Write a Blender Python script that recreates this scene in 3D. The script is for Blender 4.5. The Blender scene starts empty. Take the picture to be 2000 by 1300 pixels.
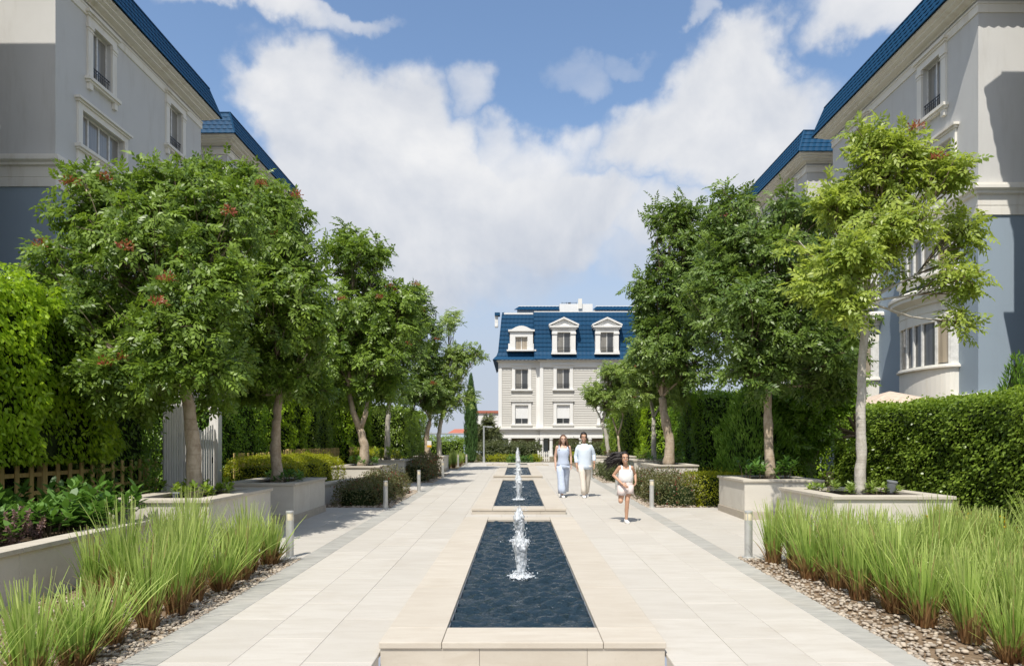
import bpy, math, random
import numpy as np
from mathutils import Vector
random.seed(7)
rng = np.random.default_rng(11)
SC = bpy.context.scene
COL = SC.collection
# ------------------------------------------------------------------ camera
F = 1333.0; PX0 = 1009.5; PY0 = 862.0; CH = 1.72          # focal length and vanishing point in photo pixels, eye height
cam_d = bpy.data.cameras.new('camera'); cam = bpy.data.objects.new('camera', cam_d); COL.objects.link(cam)
cam.location = (0, 0, CH); cam.rotation_euler = (math.radians(90), 0, 0)
cam_d.sensor_width = 36; cam_d.lens = 36 * F / 2000
cam_d.shift_x = (1000 - PX0) / 2000; cam_d.shift_y = (PY0 - 650) / 2000
cam_d.clip_end = 2000; cam_d.clip_start = 0.05
SC.camera = cam
# ------------------------------------------------------------------ sun and sky
SUNV = Vector((-0.20, -0.58, 1.0)).normalized()            # towards the sun
sd = bpy.data.lights.new('sun', 'SUN'); sun = bpy.data.objects.new('sun', sd); COL.objects.link(sun)
sd.energy = 3.6; sd.angle = math.radians(0.53); sd.color = (1.0, 0.95, 0.86)
sun.rotation_euler = SUNV.to_track_quat('Z', 'Y').to_euler(); sun.location = (-20, -40, 60)
W = bpy.data.worlds.new('World'); SC.world = W; W.use_nodes = True
SC.view_settings.view_transform = 'Standard'; SC.view_settings.look = 'None'
SC.view_settings.exposure = 0.50; SC.view_settings.gamma = 1.0
SC.view_settings.use_curve_mapping = False
SC.cycles.max_bounces = 12; SC.cycles.diffuse_bounces = 6; SC.cycles.transparent_max_bounces = 12

class G:
    """tiny node-tree writer"""
    def __init__(s, nt): s.nt = nt; s.n = nt.nodes; s.l = nt.links
    def put(s, sock, v):
        if v is None: return
        if isinstance(v, bpy.types.NodeSocket): s.l.new(v, sock)
        else: sock.default_value = v
    def node(s, t, **kw):
        n = s.n.new(t)
        for k, v in kw.items(): setattr(n, k, v)
        return n
    def math(s, op, a, b=None, c=None, clamp=False):
        n = s.node('ShaderNodeMath', operation=op, use_clamp=clamp)
        s.put(n.inputs[0], a); s.put(n.inputs[1], b); s.put(n.inputs[2], c); return n.outputs[0]
    def vmath(s, op, a, b=None, scale=None):
        n = s.node('ShaderNodeVectorMath', operation=op)
        s.put(n.inputs[0], a); s.put(n.inputs[1], b)
        if scale is not None: s.put(n.inputs['Scale'], scale)
        return n.outputs[0] if op not in ('DOT_PRODUCT', 'LENGTH') else n.outputs['Value']
    def noise(s, vec, scale, detail=4, rough=0.55, dist=0.0, out=0):
        n = s.node('ShaderNodeTexNoise'); s.put(n.inputs['Vector'], vec)
        s.put(n.inputs['Scale'], scale); n.inputs['Detail'].default_value = detail
        n.inputs['Roughness'].default_value = rough; n.inputs['Distortion'].default_value = dist
        return n.outputs[out]
    def ramp(s, v, lo, hi, a=0.0, b=1.0, smooth=True):
        n = s.node('ShaderNodeMapRange'); n.interpolation_type = 'SMOOTHSTEP' if smooth else 'LINEAR'
        s.put(n.inputs[0], v)
        for i, q in enumerate((lo, hi, a, b)): s.put(n.inputs[1 + i], q)
        return n.outputs[0]
    def mix(s, f, a, b, mode='MIX'):
        n = s.node('ShaderNodeMix', data_type='RGBA', blend_type=mode)
        s.put(n.inputs[0], f); s.put(n.inputs[6], a if not isinstance(a, tuple) else (*a[:3], 1))
        s.put(n.inputs[7], b if not isinstance(b, tuple) else (*b[:3], 1)); return n.outputs[2]

def build_world():
    nt = W.node_tree; nt.nodes.clear(); g = G(nt)
    sky = g.node('ShaderNodeTexSky', sky_type='NISHITA'); sky.sun_disc = False
    sky.sun_elevation = math.asin(SUNV.z); sky.sun_rotation = math.atan2(SUNV.x, SUNV.y)
    sky.air_density = 1.15; sky.dust_density = 0.7; sky.ozone_density = 2.8; sky.altitude = 0
    tc = g.node('ShaderNodeTexCoord'); d = tc.outputs['Generated']
    sp = g.node('ShaderNodeSeparateXYZ'); g.put(sp.inputs[0], d)
    wn = g.node('ShaderNodeTexNoise'); g.put(wn.inputs['Vector'], d); wn.inputs['Scale'].default_value = 7.0; wn.inputs['Detail'].default_value = 7; wn.inputs['Roughness'].default_value = 0.54
    ws = g.node('ShaderNodeSeparateColor'); g.put(ws.inputs[0], wn.outputs['Color'])
    az = g.math('ADD', g.math('ARCTAN2', sp.outputs[0], sp.outputs[1]), g.math('MULTIPLY', g.math('SUBTRACT', ws.outputs[0], 0.5), 0.20))
    el0 = g.math('ARCSINE', sp.outputs[2])
    el = g.math('ADD', el0, g.math('MULTIPLY', g.math('SUBTRACT', ws.outputs[1], 0.5), 0.20))
    # where the cumulus heaps stand (photo pixels -> direction, size)
    heaps = [(630, 225, 120, 105, .95), (560, 215, 85, 60, .72), (740, 300, 165, 120, .95), (840, 330, 160, 90, .9), (922, 190, 60, 48, .55), (880, 420, 320, 140, .9), (1030, 300, 130, 60, .6), (660, 400, 150, 110, .7),
             (1445, 165, 95, 85, .82), (1400, 250, 170, 95, .85), (1270, 270, 120, 70, .75), (1110, 420, 150, 80, .9), (1150, 400, 130, 60, .8), (1300, 430, 140, 70, .62),
             (1130, 130, 55, 36, .35), (1220, 105, 70, 20, .32), (470, -10, 170, 40, .6), (1690, 10, 120, 60, .72), (1352, 65, 35, 25, .45), (800, 540, 360, 90, .62), (1000, 490, 260, 70, .7), (1330, 520, 200, 80, .5), (640, 10, 130, 18, .4)]
    tot = None
    for (px, py, rx, ry, w) in heaps:
        a = math.atan2(px - PX0, F); h = math.hypot(F, px - PX0); e = math.atan2(PY0 - py, h)
        ea = g.math('MULTIPLY', g.math('SUBTRACT', az, a), h / rx * 0.92)
        ee = g.math('MULTIPLY', g.math('SUBTRACT', el, e), h / ry * 0.92)
        q = g.math('ADD', g.math('MULTIPLY', ea, ea), g.math('MULTIPLY', ee, ee))
        b = g.math('MULTIPLY', g.ramp(q, 1.7, 0.0), w)
        tot = b if tot is None else g.math('MAXIMUM', tot, b)
    # broken cloud added outside the view to raise the ambient light in the shade
    fr_ = g.vmath('DOT_PRODUCT', d, (0.0, 0.92, 0.38))
    rest = g.math('MULTIPLY', g.ramp(g.noise(d, 2.0, 4, 0.55, 0.3), 0.40, 0.58), g.ramp(fr_, 0.70, 0.52))
    tot = g.math('MAXIMUM', tot, g.math('MULTIPLY', rest, 0.8))
    def dens(vec):
        n1 = g.noise(vec, 4.2, 8, 0.54, 0.2)
        return n1
    n1 = dens(d)
    n2 = dens(g.vmath('ADD', d, (-0.010, -0.01, 0.028)))
    n3 = g.noise(d, 2.3, 3, 0.5)
    base = g.math('ADD', g.math('MULTIPLY', tot, 0.82), g.math('MULTIPLY', n1, 0.45))
    base = g.math('ADD', base, g.math('MULTIPLY', n3, 0.22))
    mask = g.ramp(base, 0.44, 0.92)
    thick = g.ramp(base, 0.70, 1.05)
    lit = g.math('MULTIPLY', g.math('SUBTRACT', n1, n2), 2.5)
    lit = g.math('ADD', lit, g.ramp(el0, 0.16, 0.46, 0.34, 0.70), clamp=True)
    ccol = g.mix(lit, (2.95, 3.22, 3.75), (5.25, 5.22, 5.20))
    veil = g.ramp(el0, 0.46, 0.06, 0.0, 0.92)
    sc = g.mix(veil, sky.outputs[0], (2.95, 3.28, 3.95))
    fin = g.mix(g.math('MULTIPLY', mask, 0.94), sc, ccol)
    bg = g.node('ShaderNodeBackground'); g.put(bg.inputs[0], fin); bg.inputs[1].default_value = 0.124
    out = g.node('ShaderNodeOutputWorld'); g.l.new(bg.outputs[0], out.inputs[0])
build_world()
# ------------------------------------------------------------------ pixels to metres
SL = 0.01                                                  # the promenade climbs one in a hundred
def gz(y): return SL * y if y < 42 else SL * 42
def ground_at(px, py):
    y = F * CH / (py - (PY0 - F * SL)); return Vector(((px - PX0) / F * y, y, gz(y)))
def at(px, py, Y): return Vector(((px - PX0) / F * Y, Y, CH + (PY0 - py) / F * Y))
# ------------------------------------------------------------------ object helpers
def lin(c):
    return tuple((v / 255 / 12.92 if v / 255 <= 0.04045 else ((v / 255 + 0.055) / 1.055) ** 2.4) for v in c)
def link(o, parent=None):
    COL.objects.link(o)
    if parent is not None: o.parent = parent
    return o
def tag(o, label=None, cat=None, group=None, kind=None):
    if label: o['label'] = label
    if cat: o['category'] = cat
    if group: o['group'] = group
    if kind: o['kind'] = kind
    return o
def empty(name, loc=(0, 0, 0), rz=0.0, label=None, cat=None, group=None):
    o = bpy.data.objects.new(name, None); o.empty_display_size = 0.1
    o.location = loc; o.rotation_euler = (0, 0, rz); link(o); return tag(o, label, cat, group)
def copy_tree(o, parent=None):
    c = o.copy(); COL.objects.link(c)
    if parent is not None: c.parent = parent
    for ch in list(o.children): copy_tree(ch, c)
    return c
class MB:
    def __init__(s): s.v = []; s.f = []
    def vert(s, p): s.v.append(tuple(p)); return len(s.v) - 1
    def quad(s, a, b, c, d): i = len(s.v); s.v += [tuple(a), tuple(b), tuple(c), tuple(d)]; s.f.append((i, i + 1, i + 2, i + 3))
    def poly(s, pts): i = len(s.v); s.v += [tuple(p) for p in pts]; s.f.append(tuple(range(i, i + len(pts))))
    def hexa(s, p):                                          # 8 corners: bottom 4 ccw, top 4 ccw
        i = len(s.v); s.v += [tuple(q) for q in p]
        s.f += [(i, i + 3, i + 2, i + 1), (i + 4, i + 5, i + 6, i + 7)] + [(i + k, i + (k + 1) % 4, i + 4 + (k + 1) % 4, i + 4 + k) for k in range(4)]
    def box(s, x0, x1, y0, y1, z0, z1):
        s.hexa([(x0, y0, z0), (x1, y0, z0), (x1, y1, z0), (x0, y1, z0), (x0, y0, z1), (x1, y0, z1), (x1, y1, z1), (x0, y1, z1)])
    def sbox(s, x0, x1, y0, y1, d0, d1):                     # box that follows the ground's slope
        a, b = gz(y0), gz(y1)
        s.hexa([(x0, y0, a + d0), (x1, y0, a + d0), (x1, y1, b + d0), (x0, y1, b + d0), (x0, y0, a + d1), (x1, y0, a + d1), (x1, y1, b + d1), (x0, y1, b + d1)])
    def ring(s, x0, x1, y0, y1, prof):                       # profile [(out, z)] swept round a rectangle, mitred
        i = len(s.v)
        for (o, z) in prof: s.v += [(x0 - o, y0 - o, z), (x1 + o, y0 - o, z), (x1 + o, y1 + o, z), (x0 - o, y1 + o, z)]
        for k in range(len(prof) - 1):
            for c in range(4):
                a = i + 4 * k + c; b = i + 4 * k + (c + 1) % 4; s.f.append((a, b, b + 4, a + 4))
    def loft(s, rings, cap=True, closed=True):
        i = len(s.v); n = len(rings[0])
        for r in rings: s.v += [tuple(p) for p in r]
        for k in range(len(rings) - 1):
            for c in range(n if closed else n - 1):
                a = i + n * k + c; b = i + n * k + (c + 1) % n; s.f.append((a, b, b + n, a + n))
        if cap and closed:
            s.f.append(tuple(i + n - 1 - c for c in range(n))); s.f.append(tuple(i + n * (len(rings) - 1) + c for c in range(n)))
    def tube(s, pts, rad, n=8, cap=True):
        pts = [Vector(p) for p in pts]
        if not hasattr(rad, '__len__'): rad = [rad] * len(pts)
        rings = []; ref = Vector((0.3, 1, 0.1))
        for k, p in enumerate(pts):
            t = (pts[min(k + 1, len(pts) - 1)] - pts[max(k - 1, 0)])
            t = t.normalized() if t.length > 1e-9 else Vector((0, 0, 1))
            a = t.cross(ref); a = a.normalized() if a.length > 1e-4 else t.cross(Vector((1, 0, 0))).normalized()
            b = t.cross(a)
            rings.append([p + (a * math.cos(2 * math.pi * j / n) + b * math.sin(2 * math.pi * j / n)) * rad[k] for j in range(n)])
        s.loft(rings, cap)
    def ellip(s, c, r, nu=12, nv=8, fn=None):
        i = len(s.v)
        for a in range(nv + 1):
            th = math.pi * a / nv
            for b in range(nu):
                ph = 2 * math.pi * b / nu
                p = Vector((math.sin(th) * math.cos(ph), math.sin(th) * math.sin(ph), math.cos(th)))
                k = fn(p) if fn else 1.0
                s.v.append((c[0] + r[0] * p.x * k, c[1] + r[1] * p.y * k, c[2] + r[2] * p.z * k))
        for a in range(nv):
            for b in range(nu):
                s.f.append((i + a * nu + b, i + (a + 1) * nu + b, i + (a + 1) * nu + (b + 1) % nu, i + a * nu + (b + 1) % nu))
    def build(s, name, mat, parent=None, smooth=False, loc=None, bevel=0.0):
        me = bpy.data.meshes.new(name); me.from_pydata(s.v, [], s.f); me.validate(); me.update()
        me.materials.append(mat)
        if smooth: me.polygons.foreach_set('use_smooth', [True] * len(me.polygons))
        o = bpy.data.objects.new(name, me)
        if loc is not None:                                   # keep the geometry where it is, put the origin at loc
            L = Vector(loc); me.transform(__import__('mathutils').Matrix.Translation(-L)); o.location = L
        if bevel:
            m = o.modifiers.new('bevel', 'BEVEL'); m.width = bevel; m.segments = 2; m.limit_method = 'ANGLE'; m.angle_limit = math.radians(40)
        return link(o, parent)
def rel(o, parent):                                           # parent keeping world place when the parent only translates
    o.parent = parent; o.location = o.location - parent.location; return o
def np_mesh(name, V, n, mat, parent=None, tint=None, smooth=False):
    """V: (faces*n, 3): separate n-gons"""
    V = np.ascontiguousarray(V, dtype=np.float32).reshape(-1, 3); nv = len(V); nf = nv // n
    me = bpy.data.meshes.new(name)
    me.vertices.add(nv); me.vertices.foreach_set('co', V.ravel())
    me.loops.add(nv); me.loops.foreach_set('vertex_index', np.arange(nv, dtype=np.int32))
    me.polygons.add(nf); me.polygons.foreach_set('loop_start', np.arange(0, nv, n, dtype=np.int32))
    if tint is not None:
        a = me.attributes.new('tint', 'FLOAT', 'FACE'); a.data.foreach_set('value', np.ascontiguousarray(tint, dtype=np.float32))
    me.update(calc_edges=True); me.materials.append(mat)
    o = bpy.data.objects.new(name, me); return link(o, parent)
# ------------------------------------------------------------------ materials
MATS = {}
def mat(name):
    m = bpy.data.materials.new(name); m.use_nodes = True; nt = m.node_tree; nt.nodes.clear()
    g = G(nt); g.out = g.node('ShaderNodeOutputMaterial'); g.m = m; return g
def bsdf(g, col, rough=0.6, spec=0.5, metal=0.0, bump=None, bstr=0.3, bdist=0.01, coat=0.0):
    b = g.node('ShaderNodeBsdfPrincipled')
    g.put(b.inputs['Base Color'], (*col[:3], 1) if isinstance(col, tuple) else col)
    g.put(b.inputs['Roughness'], rough); g.put(b.inputs['Specular IOR Level'], spec); g.put(b.inputs['Metallic'], metal)
    b.inputs['Coat Weight'].default_value = coat; b.inputs['Coat Roughness'].default_value = 0.03
    if bump is not None:
        n = g.node('ShaderNodeBump'); n.inputs['Strength'].default_value = bstr; n.inputs['Distance'].default_value = bdist
        g.put(n.inputs['Height'], bump); g.l.new(n.outputs[0], b.inputs['Normal'])
    return b
def done(g, sh): g.l.new(sh.outputs[0], g.out.inputs[0]); MATS[g.m.name] = g.m; return g.m
def obco(g): return g.node('ShaderNodeTexCoord').outputs['Object']
def wpos(g): return g.node('ShaderNodeNewGeometry').outputs['Position']
def orand(g): return g.node('ShaderNodeObjectInfo').outputs['Random']

def m_stucco(name, col, dirt=(0.30, 0.26, 0.20), amt=0.35):
    g = mat(name); p = wpos(g)
    st = g.vmath('MULTIPLY', p, (1.4, 1.4, 0.22))
    streak = g.ramp(g.noise(st, 1.6, 6, 0.65), 0.50, 0.78)
    blot = g.ramp(g.noise(p, 0.55, 5, 0.6), 0.40, 0.72)
    c = g.mix(g.math('MULTIPLY', streak, amt), col, dirt)
    c = g.mix(g.math('MULTIPLY', blot, 0.16), c, tuple(v * 0.72 for v in col))
    return done(g, bsdf(g, c, 0.86, 0.25, bump=g.noise(p, 60, 4, 0.6), bstr=0.25, bdist=0.006))
M_CREAM = m_stucco('stucco_cream', (0.595, 0.588, 0.565), amt=0.20)
M_TRIM = m_stucco('trim_plaster', (0.79, 0.76, 0.69), (0.42, 0.33, 0.20), 0.40)
M_BLUEW = m_stucco('stucco_blue_grey', (0.30, 0.365, 0.43), (0.24, 0.28, 0.32), 0.25)
M_WHITE = m_stucco('white_plaster', (0.78, 0.77, 0.74), (0.5, 0.46, 0.40), 0.12)
M_SIDE = m_stucco('siding_paint', (0.58, 0.56, 0.515), (0.45, 0.42, 0.38), 0.15)
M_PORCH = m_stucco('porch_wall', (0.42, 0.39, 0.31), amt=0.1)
M_SHUT = m_stucco('roller_shutter', (0.80, 0.80, 0.79), (0.6, 0.6, 0.6), 0.05)
def m_roof():
    g = mat('blue_roof_tile'); p = wpos(g)
    n = g.noise(p, 2.2, 5, 0.6); r = orand(g)
    c = g.mix(g.math('MULTIPLY', n, 0.5), (0.004, 0.052, 0.125), (0.010, 0.074, 0.160))
    c = g.mix(g.math('MULTIPLY', r, 0.40), c, (0.005, 0.036, 0.088))
    return done(g, bsdf(g, c, 0.62, 0.18, bump=g.noise(p, 35, 3), bstr=0.15, bdist=0.005))
M_ROOF = m_roof()
def m_simple(name, col, rough=0.5, spec=0.5, metal=0.0, var=0.12, scale=8, coat=0.0):
    g = mat(name); p = obco(g); n = g.noise(p, scale, 4, 0.6)
    c = g.mix(g.ramp(n, 0.3, 0.7), tuple(v * (1 - var) for v in col), tuple(min(1, v * (1 + var)) for v in col))
    return done(g, bsdf(g, c, rough, spec, metal, coat=coat))
M_FRAME = m_simple('window_frame_white', (0.68, 0.67, 0.64), 0.4)
M_FRAMEB = m_simple('window_frame_beige', (0.50, 0.45, 0.38), 0.5)
M_IRON = m_simple('black_iron', (0.015, 0.018, 0.022), 0.45)
M_DARK = m_simple('dark_room', (0.03, 0.03, 0.03), 0.9)
M_METAL = m_simple('bollard_metal', (0.52, 0.52, 0.50), 0.42, 0.5, 0.35, 0.06)
M_POLE = m_simple('pole_grey', (0.40, 0.42, 0.43), 0.5, 0.5, 0.2)
M_LENS = m_simple('bollard_lens', (0.70, 0.62, 0.46), 0.25)
M_POT = m_simple('grey_plastic', (0.20, 0.21, 0.22), 0.5)
def m_pane(name, col, rough=0.06):
    g = mat(name); p = obco(g)
    st = g.noise(g.vmath('MULTIPLY', p, (9, 9, 0.4)), 1.0, 3)
    c = g.mix(g.ramp(st, 0.35, 0.65), tuple(v * 0.72 for v in col), col)
    return done(g, bsdf(g, c, 0.5, 0.5, coat=1.0))
M_PANE = m_pane('pane_curtain', (0.25, 0.235, 0.205))
M_PANED = m_pane('pane_dark', (0.075, 0.08, 0.085))
M_PANEB = m_pane('pane_blind', (0.42, 0.35, 0.26))
def m_stone(name, a, b, vary=0.38, grain=3.0, rough=0.72):
    g = mat(name); p = wpos(g); r = orand(g)
    off = g.vmath('ADD', p, g.node('ShaderNodeCombineXYZ').outputs[0])
    cx = g.node('ShaderNodeCombineXYZ'); g.put(cx.inputs[0], g.math('MULTIPLY', r, 37.0)); g.put(cx.inputs[1], g.math('MULTIPLY', r, 11.0))
    q = g.vmath('ADD', p, cx.outputs[0])
    vein = g.noise(g.vmath('MULTIPLY', q, (0.6, 2.6, 2.6)), grain, 7, 0.62, 0.6)
    fine = g.noise(q, 40, 4, 0.65)
    c = g.mix(g.ramp(vein, 0.32, 0.70), a, b)
    c = g.mix(g.math('MULTIPLY', r, vary), c, tuple(v * 0.86 for v in b))
    c = g.mix(g.math('MULTIPLY', g.ramp(fine, 0.56, 0.75), 0.18), c, tuple(v * 0.6 for v in b))
    stain = g.ramp(g.noise(p, 0.9, 7, 0.65), 0.48, 0.75)
    c = g.mix(g.math('MULTIPLY', stain, 0.26), c, (0.36, 0.30, 0.23))
    return done(g, bsdf(g, c, rough, 0.35, bump=fine, bstr=0.18, bdist=0.004))
M_SLAB = m_stone('limestone_slab', (0.545, 0.512, 0.46), (0.49, 0.455, 0.40))
M_BAY = m_stone('limestone_side', (0.53, 0.50, 0.45), (0.47, 0.44, 0.39))
M_BAND = m_stone('grey_border_stone', (0.46, 0.445, 0.405), (0.32, 0.312, 0.285), 0.3, 4.0)
M_COPE = m_stone('coping_stone', (0.56, 0.51, 0.435), (0.50, 0.445, 0.37))
M_CAP = m_stone('planter_cap_stone', (0.58, 0.53, 0.45), (0.50, 0.45, 0.37))
M_PLWALL = m_stone('planter_cladding', (0.66, 0.62, 0.545), (0.60, 0.56, 0.49), 0.2, 1.5)
M_PLINTH = m_stone('planter_plinth', (0.50, 0.44, 0.36), (0.42, 0.37, 0.30))
M_JOINT = m_simple('joint_mortar', (0.46, 0.42, 0.365), 0.9)
def m_ground(name, a, b, scale):
    g = mat(name); p = wpos(g); n = g.noise(p, scale, 8, 0.65); m2 = g.noise(p, scale * 9, 4, 0.6)
    c = g.mix(g.ramp(n, 0.3, 0.7), a, b); c = g.mix(g.math('MULTIPLY', m2, 0.4), c, tuple(v * 0.55 for v in b))
    return done(g, bsdf(g, c, 0.95, 0.1, bump=m2, bstr=0.6, bdist=0.03))
M_SOIL = m_ground('soil', (0.085, 0.06, 0.04), (0.05, 0.037, 0.026), 4)
M_EARTH = m_ground('sandy_earth', (0.24, 0.20, 0.14), (0.17, 0.145, 0.10), 0.6)
M_GRAVB = m_ground('gravel_bed', (0.32, 0.235, 0.16), (0.20, 0.14, 0.09), 6)
def m_pebble():
    g = mat('pebble'); r = g.node('ShaderNodeNewGeometry').outputs['Random Per Island']
    c = g.mix(r, (0.50, 0.41, 0.31), (0.21, 0.155, 0.105)); r2 = g.math('FRACT', g.math('MULTIPLY', r, 7.3))
    c = g.mix(g.math('MULTIPLY', r2, 0.5), c, (0.50, 0.47, 0.42))
    return done(g, bsdf(g, c, 0.8, 0.3))
M_PEB = m_pebble()
def m_leaf(name, dark, light, trans=0.30, rough=0.42, tip=None, spec=0.42):
    g = mat(name); geo = g.node('ShaderNodeNewGeometry'); at_ = g.node('ShaderNodeAttribute'); at_.attribute_name = 'tint'
    r = geo.outputs['Random Per Island']; t = at_.outputs['Fac']
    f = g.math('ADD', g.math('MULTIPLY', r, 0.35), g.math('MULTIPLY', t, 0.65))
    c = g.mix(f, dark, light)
    if tip: c = g.mix(g.ramp(r, 0.93, 0.96), c, tip)
    b = bsdf(g, c, rough, spec)
    tr = g.node('ShaderNodeBsdfTranslucent'); g.put(tr.inputs[0], g.mix(0.5, c, (light[0] * 1.5, light[1] * 1.55, light[2] * 0.8)))
    mx = g.node('ShaderNodeMixShader'); mx.inputs[0].default_value = trans
    g.l.new(b.outputs[0], mx.inputs[1]); g.l.new(tr.outputs[0], mx.inputs[2])
    return done(g, mx)
L_TREE = m_leaf('leaf_tree_green', (0.058, 0.114, 0.015), (0.248, 0.363, 0.049))
L_TREED = m_leaf('leaf_tree_deep', (0.054, 0.107, 0.022), (0.206, 0.300, 0.056))
L_YEL = m_leaf('leaf_tree_yellow_green', (0.150, 0.232, 0.039), (0.458, 0.535, 0.099), 0.40)
L_MID = m_leaf('leaf_tree_mid', (0.112, 0.189, 0.044), (0.327, 0.427, 0.093), 0.34)
L_FICUS = m_leaf('leaf_ficus_bright', (0.100, 0.205, 0.017), (0.459, 0.636, 0.035), 0.40, 0.35)
L_FICUSD = m_leaf('leaf_ficus_dark', (0.061, 0.141, 0.018), (0.254, 0.416, 0.038), 0.42, 0.32)
L_HEDGE = m_leaf('leaf_hedge', (0.080, 0.148, 0.019), (0.342, 0.467, 0.065), 0.42, 0.32)
L_GOLD = m_leaf('leaf_golden_hedge', (0.176, 0.230, 0.014), (0.486, 0.486, 0.024), 0.4)
L_RED = m_leaf('leaf_red_brown', (0.068, 0.102, 0.031), (0.211, 0.186, 0.079), 0.25, tip=(0.20, 0.030, 0.030))
L_OLIVE = m_leaf('leaf_olive_shrub', (0.061, 0.081, 0.030), (0.176, 0.196, 0.078), 0.28)
L_BIG = m_leaf('leaf_broad', (0.041, 0.115, 0.019), (0.155, 0.290, 0.054), 0.30, 0.32)
L_PINK = m_leaf('leaf_purple_pink', (0.11, 0.055, 0.055), (0.34, 0.22, 0.20), 0.25)
L_CON = m_leaf('leaf_conifer', (0.078, 0.173, 0.023), (0.241, 0.411, 0.049), 0.25, 0.6)
L_CYP = m_leaf('leaf_cypress', (0.038, 0.092, 0.024), (0.101, 0.196, 0.047), 0.2, 0.6)
L_POD = m_leaf('seed_pod_red', (0.22, 0.045, 0.030), (0.46, 0.16, 0.085), 0.3)
L_YFL = m_leaf('yellow_flower', (0.45, 0.30, 0.01), (0.70, 0.52, 0.02), 0.3)
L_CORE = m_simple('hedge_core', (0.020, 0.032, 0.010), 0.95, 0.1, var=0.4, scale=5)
def m_grass():
    g = mat('grass_blade'); at_ = g.node('ShaderNodeAttribute'); at_.attribute_name = 'tint'
    geo = g.node('ShaderNodeNewGeometry'); r = geo.outputs['Random Per Island']; t = at_.outputs['Fac']
    gr = g.mix(r, (0.27, 0.44, 0.075), (0.53, 0.65, 0.17))
    gr = g.mix(g.ramp(t, 0.35, 0.95), gr, g.mix(r, (0.37, 0.48, 0.12), (0.56, 0.64, 0.21)))
    dry = g.mix(r, (0.22, 0.105, 0.045), (0.46, 0.29, 0.13))
    lim = g.math('ADD', 0.10, g.math('MULTIPLY', r, 0.27))
    c = g.mix(g.ramp(g.math('SUBTRACT', t, lim), -0.05, 0.12), dry, gr)
    c = g.mix(g.ramp(r, 0.915, 0.925), c, (0.42, 0.35, 0.14))
    b = bsdf(g, c, 0.45, 0.35); tr = g.node('ShaderNodeBsdfTranslucent'); g.put(tr.inputs[0], c)
    mx = g.node('ShaderNodeMixShader'); mx.inputs[0].default_value = 0.45
    g.l.new(b.outputs[0], mx.inputs[1]); g.l.new(tr.outputs[0], mx.inputs[2]); return done(g, mx)
M_GRASS = m_grass()
def m_bark(name, a, b):
    g = mat(name); p = wpos(g); n = g.noise(g.vmath('MULTIPLY', p, (1, 1, 0.55)), 9, 7, 0.68); k = g.noise(p, 45, 4, 0.6)
    ringn = g.noise(g.vmath('MULTIPLY', p, (1.2, 1.2, 14)), 1.6, 4, 0.6)
    c = g.mix(g.ramp(n, 0.36, 0.64), a, b); c = g.mix(g.math('MULTIPLY', g.ramp(ringn, 0.55, 0.72), 0.45), c, tuple(v * 0.55 for v in b))
    return done(g, bsdf(g, c, 0.9, 0.15, bump=g.math('ADD', k, ringn), bstr=0.5, bdist=0.012))
M_BARK = m_bark('bark_pale', (0.52, 0.43, 0.33), (0.36, 0.28, 0.20))
M_BARKG = m_bark('bark_grey', (0.56, 0.52, 0.46), (0.40, 0.365, 0.31))
M_TWIG = m_bark('twig', (0.20, 0.16, 0.11), (0.13, 0.10, 0.07))
def m_wood(name, a, b):
    g = mat(name); p = obco(g); r = orand(g)
    n = g.noise(g.vmath('MULTIPLY', p, (30, 30, 2.5)), 1.2, 5, 0.6)
    c = g.mix(g.ramp(n, 0.35, 0.65), a, b); c = g.mix(g.math('MULTIPLY', r, 0.35), c, tuple(v * 0.7 for v in b))
    return done(g, bsdf(g, c, 0.7, 0.3))
M_WOOD = m_wood('yellow_timber', (0.72, 0.55, 0.24), (0.60, 0.44, 0.17))
M_WOODW = m_wood('white_timber', (0.82, 0.80, 0.77), (0.72, 0.70, 0.66))
def m_water():
    g = mat('pool_water'); p = wpos(g)
    n1 = g.noise(g.vmath('MULTIPLY', p, (0.6, 1.9, 1)), 13, 4, 0.6, 0.5); n2 = g.noise(g.vmath('MULTIPLY', p, (0.7, 1.9, 1)), 36, 3, 0.55, 0.3)
    h = g.math('ADD', n1, g.math('MULTIPLY', n2, 0.4))
    b = bsdf(g, (0.016, 0.032, 0.046), 0.04, 0.5, bump=h, bstr=1.0, bdist=0.045)
    b.inputs['IOR'].default_value = 1.33; return done(g, b)
M_WATER = m_water()
def m_jet():
    g = mat('fountain_water'); p = wpos(g)
    n = g.noise(g.vmath('MULTIPLY', p, (1, 1, 0.35)), 34, 5, 0.65, 0.3)
    b = bsdf(g, (0.86, 0.90, 0.94), 0.12, 0.6, bump=n, bstr=0.8, bdist=0.02); b.inputs['IOR'].default_value = 1.33
    b.inputs['Transmission Weight'].default_value = 0.25
    tr = g.node('ShaderNodeBsdfTransparent'); mx = g.node('ShaderNodeMixShader')
    g.put(mx.inputs[0], g.ramp(n, 0.34, 0.56, 0.18, 0.92)); g.l.new(tr.outputs[0], mx.inputs[1]); g.l.new(b.outputs[0], mx.inputs[2]); return done(g, mx)
M_JET = m_jet()
M_TILEB = m_simple('pool_lining', (0.03, 0.035, 0.035), 0.4)
M_SKIN = m_simple('skin_light', (0.60, 0.38, 0.28), 0.5, 0.4, var=0.05, scale=20)
M_SKIN2 = m_simple('skin_tan', (0.50, 0.29, 0.19), 0.5, 0.4, var=0.05, scale=20)
M_HAIRB = m_simple('hair_brown', (0.10, 0.052, 0.030), 0.5, 0.4, var=0.3, scale=40)
M_HAIRD = m_simple('hair_dark', (0.018, 0.013, 0.011), 0.45, 0.5, var=0.3, scale=40)
M_EYE = m_simple('eye_dark', (0.02, 0.015, 0.012), 0.3)
M_TEETH = m_simple('teeth', (0.75, 0.72, 0.68), 0.3)
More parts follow.
